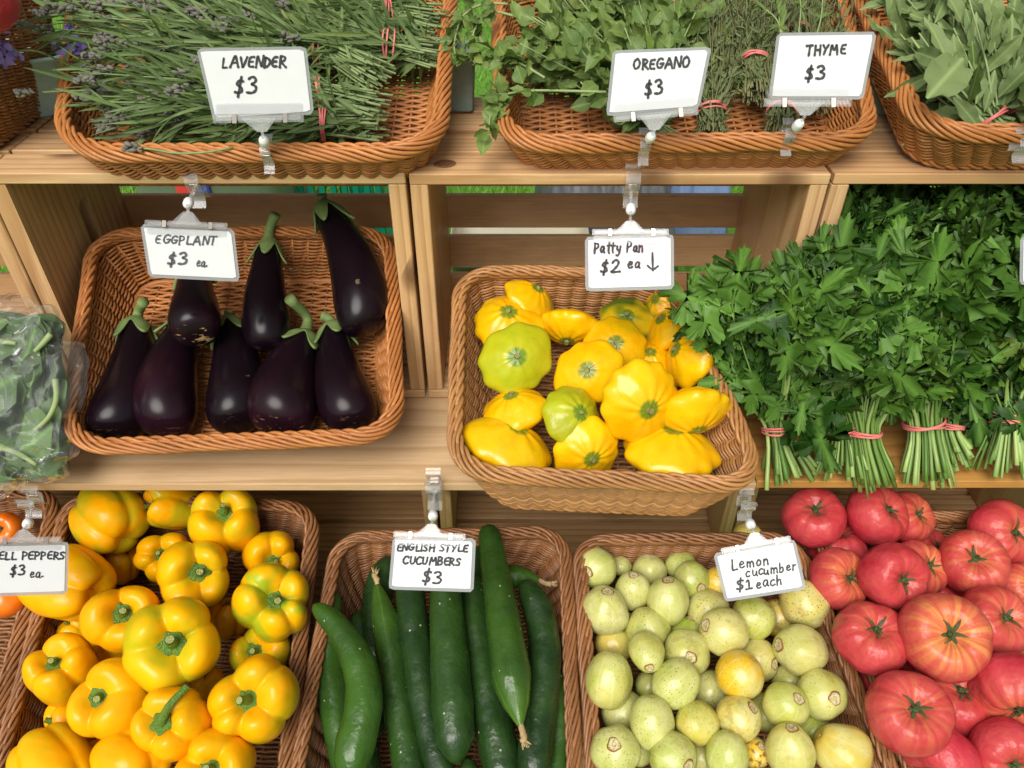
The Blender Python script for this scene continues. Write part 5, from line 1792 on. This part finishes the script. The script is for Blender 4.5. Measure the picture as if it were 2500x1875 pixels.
def letter(g, text, x0, y0, x1, y1, hpx, stroke, p, n, slant=.12, seed=0):
    rg = np.random.default_rng(seed)
    adv = [GLY[c][0] + .20 for c in text]
    tot = sum(adv) - .20
    b = A([x0, y0], float); d = A([x1 - x0, y1 - y0], float)
    up = A([d[1], -d[0]]) / np.linalg.norm(d) * hpx
    cur = 0
    for c, ad in zip(text, adv):
        wob = rg.normal(0, .035, 2); sc_ = 1 + rg.normal(0, .05)
        for pl in GLY[c][1]:
            P = A(pl) * sc_ + wob
            P = chaikin(P, 2)
            px = b + d * ((cur + P[:, :1] + slant * (P[:, 1:] - .5) * hpx / (np.linalg.norm(d) / tot)) / tot) + up * P[:, 1:]
            w_ = stroke * (1 + .16 * np.sin(np.arange(len(P)) * 1.3 + rg.uniform(0, 6))) * (1 + rg.normal(0, .06))
            tg = nrm(np.gradient(px, axis=0)); nn = np.stack([-tg[:, 1], tg[:, 0]], 1)
            l, r = px + nn * w_[:, None] / 2, px - nn * w_[:, None] / 2
            V = A([hit(*q, p, n) for q in np.vstack([l, r])]) + n * .00003 * (hash(c) % 7 + rg.integers(0, 5))
            k = len(px)
            g.add(V, [[i, i + 1, k + i + 1, k + i] for i in range(k - 1)])
            for e_ in (0, -1):
                a = np.arange(10) / 10 * 2 * PI
                ring = px[e_] + np.stack([np.cos(a), np.sin(a)], 1) * w_[e_] / 2
                V = A([hit(*q, p, n) for q in np.vstack([ring, px[e_:][:1]])]) + n * .0004 + n * .00003 * rg.integers(0, 9)
                g.add(V, None, [[10, i, (i + 1) % 10] for i in range(10)])
        cur += ad


def plate(g, quad, p, n, th, rad_px=7, lift=0.0, mi=0):
    """rounded plate whose outline are four pixels, on plane (p,n), thickness th towards -n"""
    pts, _ = rquad(A(quad), rad_px, 56)
    V = A([hit(*q, p, n) for q in pts])
    c = V.mean(0)
    k = len(V)
    F0 = np.vstack([V + n * lift, V + n * (lift - th), [c + n * lift], [c + n * (lift - th)]])
    j = np.arange(k)
    g.add(F0, np.stack([j, (j + 1) % k, (j + 1) % k + k, j + k], 1),
          np.vstack([np.stack([np.full(k, 2 * k), (j + 1) % k, j], 1), np.stack([np.full(k, 2 * k + 1), j + k, (j + 1) % k + k], 1)]), None, mi)


def sign(label, quad, depth, texts, bar, bar_w, hinge, knob, clamp, clamp_depth, card=M_card, ink=M_ink, clamp_h=60, arrow=None, clamp_w=26, knob_r=13):
    t = empty('price_sign', label, 'price sign', 'price signs clipped to baskets and shelves')
    q = A(quad, float)
    ctr = q.mean(0)
    p = at_depth(*ctr, depth)
    n = nrm(CP - p)
    n = nrm(n + A([0, -.05, .1]))
    S = depth / F
    g = Geo(); plate(g, q, p, n, .0008, 9); g.obj('laminated_sleeve', M_lam, t, False)
    qi = []
    for i in range(4):
        a = nrm(q[i - 1] - q[i]); b = nrm(q[(i + 1) % 4] - q[i])
        qi.append(q[i] + (a + b) * 8)
    g = Geo(); plate(g, qi, p, n, .0005, 1.5, .0006)
    cardo = g.obj('paper_card', card, t, False)
    if texts:
        g = Geo()
        for k, (tx, x0, y0, x1, y1, hp, st) in enumerate(texts):
            letter(g, tx, x0, y0, x1, y1, hp, st * 1.12, p + n * .0009, n, .12 if tx[0] != '|' else 0, k * 7 + len(tx))
        g.obj('lettering', ink, cardo, False)
    # clear clip bar along one edge
    b0, b1 = A(bar[0], float), A(bar[1], float)
    bd = b1 - b0; bl = np.linalg.norm(bd); bd /= bl; bn_ = A([-bd[1], bd[0]])
    g = Geo()

    def bq(u0, u1, v0, v1): return [b0 + bd * bl * u0 + bn_ * v0, b0 + bd * bl * u1 + bn_ * v0, b0 + bd * bl * u1 + bn_ * v1, b0 + bd * bl * u0 + bn_ * v1]
    w_ = bar_w
    for u0, u1, th in ((0, .20, .005), (.275, .76, .006), (.82, 1, .005)):
        plate(g, bq(u0, u1, -w_ / 2, w_ / 2), p, n, th, 2.5, .0052)
    plate(g, bq(0.03, .97, -w_ * .25, w_ * .25), p, n, .003, 2, .0048)
    sgn = 1 if np.dot(ctr - (b0 + b1) / 2, bn_) > 0 else -1
    # hinge trapezoid towards the joint
    hc = A(hinge, float); mid = b0 + bd * bl * .5
    for lf, ww in ((.006, 1.0), (-.004, .72)):
        plate(g, [mid - bd * bl * .20 * ww, hc - bd * bl * .055, hc + bd * bl * .055, mid + bd * bl * .20 * ww], p, n, .0018, 3, lf)
    bar_o = g.obj('clip_bar', M_clear, t, False)
    g = Geo(); plate(g, bq(.02, .98, sgn * w_ * .5, sgn * w_ * 1.7), p, n, .0005, 3, .0026)
    g.obj('clip_flap', M_film, bar_o, False)
    for u0 in (.21, .77):
        g = Geo()
        plate(g, bq(u0, u0 + .05, -w_ * .5, w_ * .55), p, n, .0055, 1, .0056)
        g.obj('metal_band', M_metal, bar_o, False)
    # white swivel joint
    kp = at_depth(*knob, (depth + clamp_depth) / 2)
    hp_ = hit(*hinge, p, n)
    cp_ = at_depth(*clamp, clamp_depth)
    ax = nrm(hp_ - cp_)
    r0 = knob_r * S
    V, Q, ph, tt = revolve([(0, 1.35), (.55, 1.33), (.72, 1.1), (.95, .75), (1, 0), (.95, -.8), (.72, -1.15), (.5, -1.3), (0, -1.32)], 14, 18)
    M_ = frame(ax, .4)
    g = Geo(); g.add((V * r0) @ M_.T + kp, Q)
    jo = g.obj('swivel_joint', M_white, t)
    g = Geo()
    V, Q, T = tube(A([kp + ax * r0 * 1.0, hp_]), [r0 * .33, r0 * .33], 8); g.add(V, Q, T)
    V, Q, T = tube(A([kp - ax * r0 * 1.0, cp_]), [r0 * .40, r0 * .40], 8); g.add(V, Q, T)
    g.obj('stem', M_clear, t)
    # clear spring clamp: two curved jaws with a spring
    g = Geo()
    hw = clamp_w * clamp_depth / F
    hh_ = clamp_h * clamp_depth / F
    cx = RT; cu = nrm(A([0, -.12, 1.0])); co = np.cross(cx, cu)         # co points to the viewer
    for sd_, tilt in ((1, .16), (-1, -.10)):
        prof_ = [(-.5, .010), (-.30, .0035), (-.05, .0055), (.22, .0085), (.46, .0040), (.56, .011)]
        pr = cr(A([(a_, sd_ * b_) for a_, b_ in prof_]), 22)
        rows = []
        for u_, v_ in pr:
            c = cp_ + cu * u_ * hh_ + co * (v_ + tilt * .01)
            for xx, tt_ in ((-hw / 2, 0), (hw / 2, 0), (hw / 2, 1), (-hw / 2, 1)):
                rows.append(c + cx * xx + co * (.0011 * tt_))
        g.add(rows, grid_faces(22, 4))
    c_o = g.obj('clamp', M_clear, t, False)
    g = Geo()
    V, Q, T, P = box(cp_ + co * .0072 + cu * hh_ * .08, (hw * .30, .0012, hh_ * .06), .0004, A([cx, co, cu])); g.add(V, Q, T)
    V, Q, T, P = box(cp_ - co * .0072 + cu * hh_ * .08, (hw * .30, .0012, hh_ * .06), .0004, A([cx, co, cu])); g.add(V, Q, T)
    g.obj('metal_spring', M_metal, c_o, False)
    setbase(t, cp_)
    return t


sign('laminated card reading LAVENDER $3 clipped to the lavender basket rim', [(479, 118), (748, 113), (767, 279), (521, 297)], .735,
     [('LAVENDER', 545, 165, 698, 163, 26, 5.2), ('$3', 576, 232, 631, 230, 42, 5.5)], ((521, 290), (741, 287)), 22, (640, 322), (645, 346), (656, 378), .79, clamp_h=70)
sign('laminated card reading OREGANO $3 clipped to the herb basket rim', [(1496, 123), (1738, 114), (1707, 266), (1479, 284)], .745,
     [('OREGANO', 1547, 169, 1683, 164, 25, 5.2), ('$3', 1578, 235, 1622, 230, 36, 5.5)], ((1498, 289), (1704, 270)), 21, (1598, 318), (1588, 336), (1571, 360), .80, clamp_h=66)
sign('laminated card reading THYME $3 tilted at the right of herb basket', [(1897, 80), (2141, 77), (2108, 243), (1876, 243)], .745,
     [('THYME', 1970, 134, 2065, 132, 25, 5.2), ('$3', 1969, 196, 2017, 195, 34, 5.5)], ((1866, 250), (2078, 250)), 21, (1966, 282), (1948, 306), (1920, 336), .80, clamp_h=66)
sign('laminated card with worn writing EGGPLANT $3 ea. hanging from the top deck', [(342, 547), (571, 558), (586, 688), (363, 677)], .79,
     [('EGGPLANT', 381, 593, 527, 599, 21, 4.0), ('$3', 412, 648, 460, 647, 30, 5.0), ('ea.', 480, 651, 507, 652, 24, 4.0)], ((354, 545), (555, 553)), 15, (459, 518), (460, 496), (480, 452), .842, ink=M_ink2, clamp_h=96, clamp_w=34)
sign('pink smeared card reading Patty Pan $2 ea with a down arrow', [(1428, 578), (1645, 571), (1646, 706), (1429, 712)], .79,
     [('Patty Pan', 1452, 619, 1571, 615, 27, 4.6), ('$2', 1469, 668, 1516, 667, 32, 5.0), ('ea', 1534, 656, 1562, 655, 26, 4.4), ('|', 1588, 658, 1604, 658, 45, 4.4)], ((1446, 568), (1632, 567)), 15, (1539, 540), (1540, 511), (1541, 452), .842, card=M_cardp, ink=M_ink, clamp_h=94, clamp_w=36)
sign('laminated card reading ENGLISH STYLE CUCUMBERS $3 hanging from the plywood', [(959, 1311), (1162, 1314), (1156, 1446), (948, 1439)], .80,
     [('ENGLISH STYLE', 969, 1344, 1142, 1348, 17, 4.0), ('CUCUMBERS', 984, 1377, 1124, 1381, 18, 4.2), ('$3', 1032, 1424, 1080, 1425, 30, 4.6)], ((961, 1305), (1136, 1311)), 15, (1054, 1280), (1057, 1259), (1060, 1196), .902, ink=M_ink, clamp_h=100, clamp_w=36)
sign('tilted laminated card reading Lemon cucumber $1 each', [(1741, 1351), (1941, 1316), (1969, 1439), (1770, 1470)], .80,
     [('Lemon', 1789, 1392, 1878, 1377, 26, 3.8), ('cucumber', 1823, 1409, 1944, 1391, 24, 3.4), ('$1', 1800, 1443, 1838, 1436, 25, 4.0), ('each', 1848, 1438, 1910, 1427, 25, 3.8)], ((1761, 1346), (1930, 1315)), 14, (1841, 1301), (1832, 1280), (1819, 1232), .885, clamp_h=62, clamp_w=36)
sign('laminated card reading BELL PEPPERS $3 ea. cut by left picture edge', [(-42, 1327), (168, 1322), (165, 1451), (-44, 1457)], .80,
     [('BELL PEPPERS', -18, 1367, 158, 1365, 18, 3.8), ('$3', 27, 1406, 63, 1405, 25, 4.0), ('ea.', 73, 1411, 107, 1410, 24, 3.6)], ((-30, 1321), (150, 1318)), 15, (57, 1294), (68, 1278), (79, 1226), .895, clamp_h=62, clamp_w=40)
sign('white card at right picture edge hanging over the parsley', [(2491, 577), (2690, 572), (2692, 690), (2489, 696)], .79,
     [], ((2505, 570), (2680, 566)), 15, (2590, 540), (2590, 512), (2590, 452), .842, clamp_h=94, clamp_w=36)
sign('clear clip on the sage basket rim at the right picture edge', [(2520, 130), (2740, 130), (2730, 290), (2510, 290)], .73,
     [], ((2520, 296), (2720, 296)), 21, (2600, 325), (2560, 340), (2492, 356), .775, clamp_h=60, clamp_w=40)

# ------------------------------------------------------------------ ground and things behind the stand
g = Geo()
N_ = 61
gx, gy = np.meshgrid(np.linspace(-1, 1, N_) ** 3 * 200, np.linspace(-1, 1, N_) ** 3 * 200)
g.add(np.stack([gx, gy, np.zeros_like(gx)], -1).reshape(-1, 3), grid_faces(N_, N_, False)[:, ::-1])
o = g.obj('ground', M_ground)
o['kind'] = 'structure'
g = Geo()
n = 52000
r = RNG.random((n, 2))
yy = 1.15 + 6.0 * r[:, 1] ** 1.5
xx = (r[:, 0] - .5) * 2 * (yy * .75 + .3)
O = np.column_stack([xx, yy, np.zeros(n)])
Y = nrm(np.column_stack([RNG.normal(0, .35, n), RNG.normal(0, .35, n), np.ones(n)]))
leaves(g, T_grass, O, Y, RNG.normal(0, 1, (n, 3)), RNG.uniform(.03, .085, n), RNG.uniform(.004, .008, n), RNG.uniform(0, .5, n), RNG.random(n))
o = g.obj('grass', M_grass)
o['kind'] = 'stuff'
tag(o, 'bright green lawn grass behind the stand', 'grass')


def Yplane(x, y, Y): return hit(x * D2, y * D2, A([0, Y, 0]), A([0, 1.0, 0]))


def tote(x0, x1, Y, dep, h, label, lab=True):
    t = empty('plastic_tote', label, 'container')
    a, b = Yplane(x0, 410, Y)[0], Yplane(x1, 410, Y)[0]
    g = Geo()
    n = 48; an = np.arange(n) / n * 2 * PI
    rows = []
    cx_, cy_ = (a + b) / 2, Y + dep / 2
    for f_, z in ((.01, 0), (.92, 0), (.93, .01), (1, h), (1.02, h), (1.02, h - .03), (.98, h - .03), (.9, .01), (.01, .01)):
        rows.append(np.column_stack([cx_ + sup(np.cos(an), .22) * f_ * (b - a) / 2, cy_ + sup(np.sin(an), .22) * f_ * dep / 2, np.full(n, z)]))
    g.add(np.vstack(rows), grid_faces(9, n)[:, ::-1])
    g.obj('tub', M_wtote, t)
    if lab:
        for xa, xb, mt, nm in ((382, 425, M_red, 'red_label'), (426, 455, M_blue, 'blue_label')):
            g = Geo(); q0, q1 = Yplane(xa, 410, Y)[0], Yplane(xb, 410, Y)[0]
            bx(g, (q0, Y - .006, h * .45), (q1, Y - .003, h * .97), 0, .0005)
            g.obj(nm, mt, t, False)
    setbase(t, (cx_, cy_, 0))


tote(275, 615, 2.05, .4, .40, 'frosted white tub with red and blue label behind the eggplant crate')
M_wtote = plain('dull cream plastic', (.42, .39, .28), (.50, .46, .34), 6, .55)
tote(960, 1290, 1.75, .3, .30, 'low cream tub behind the patty pan crate', False)
t = empty('plastic_crate', 'green plastic crate with slotted sides on the grass', 'crate')
a, b = Yplane(640, 410, 2.15)[0], Yplane(858, 410, 2.15)[0]
g = Geo(); hgt = .36
for z0_, z1_ in ((0, .05), (hgt - .03, hgt), (.18, .20)):
    bx(g, (a, 2.15, z0_), (b, 2.17, z1_), 0); bx(g, (a, 2.55, z0_), (b, 2.57, z1_), 0)
    bx(g, (a, 2.1705, z0_), (a + .02, 2.5495, z1_), 1); bx(g, (b - .02, 2.1705, z0_), (b, 2.5495, z1_), 1)
for k in range(9):
    x = a + (b - a) * k / 9
    bx(g, (x, 2.153, .0505), (x + .018, 2.167, .1795)); bx(g, (x, 2.153, .2005), (x + .018, 2.167, hgt - .0305))
    bx(g, (x, 2.553, .0505), (x + .018, 2.567, hgt - .0305))
g.obj('slotted_frame', M_gplast, t, False)
g = Geo(); bx(g, (a + .021, 2.172, .005), (b - .021, 2.549, .012)); g.obj('floor_panel', M_gplast, t, False)
setbase(t, ((a + b) / 2, 2.3, 0))


def heap(label, x0, x1, Y, h, mat, seed, name):
    rg = np.random.default_rng(seed)
    a, b = Yplane(x0, 410, Y)[0], Yplane(x1, 410, Y)[0]
    n1, n2 = 60, 36
    u, v = np.meshgrid(np.linspace(-1, 1, n1), np.linspace(-1, 1, n2))
    z = np.clip(1 - np.maximum(np.abs(u), np.abs(v)) ** 4, 0, 1) ** .5
    ns_ = np.zeros_like(u)
    for _ in range(10):
        k = rg.normal(0, 5, 2); ns_ += np.abs(np.sin(u * k[0] + v * k[1] + rg.uniform(0, 6))) / 10
    V = np.stack([(a + b) / 2 + u * (b - a) / 2, Y + .25 + v * .3, z * h * (.55 + .75 * ns_) + .002], -1)
    g = Geo(); g.add(V.reshape(-1, 3), grid_faces(n2, n1, False)[:, ::-1])
    o = g.obj(name, mat)
    tag(o, label, 'cloth')


heap('crumpled dark grey tarp on the grass behind the patty pan crate', 1165, 1480, 2.1, .40, M_tarp, 3, 'folded_tarp')
heap('crumpled blue cloth on the grass right of the dark tarp', 1440, 1580, 2.4, .36, M_btarp, 8, 'blue_cloth')
bpy.context.view_layer.update()
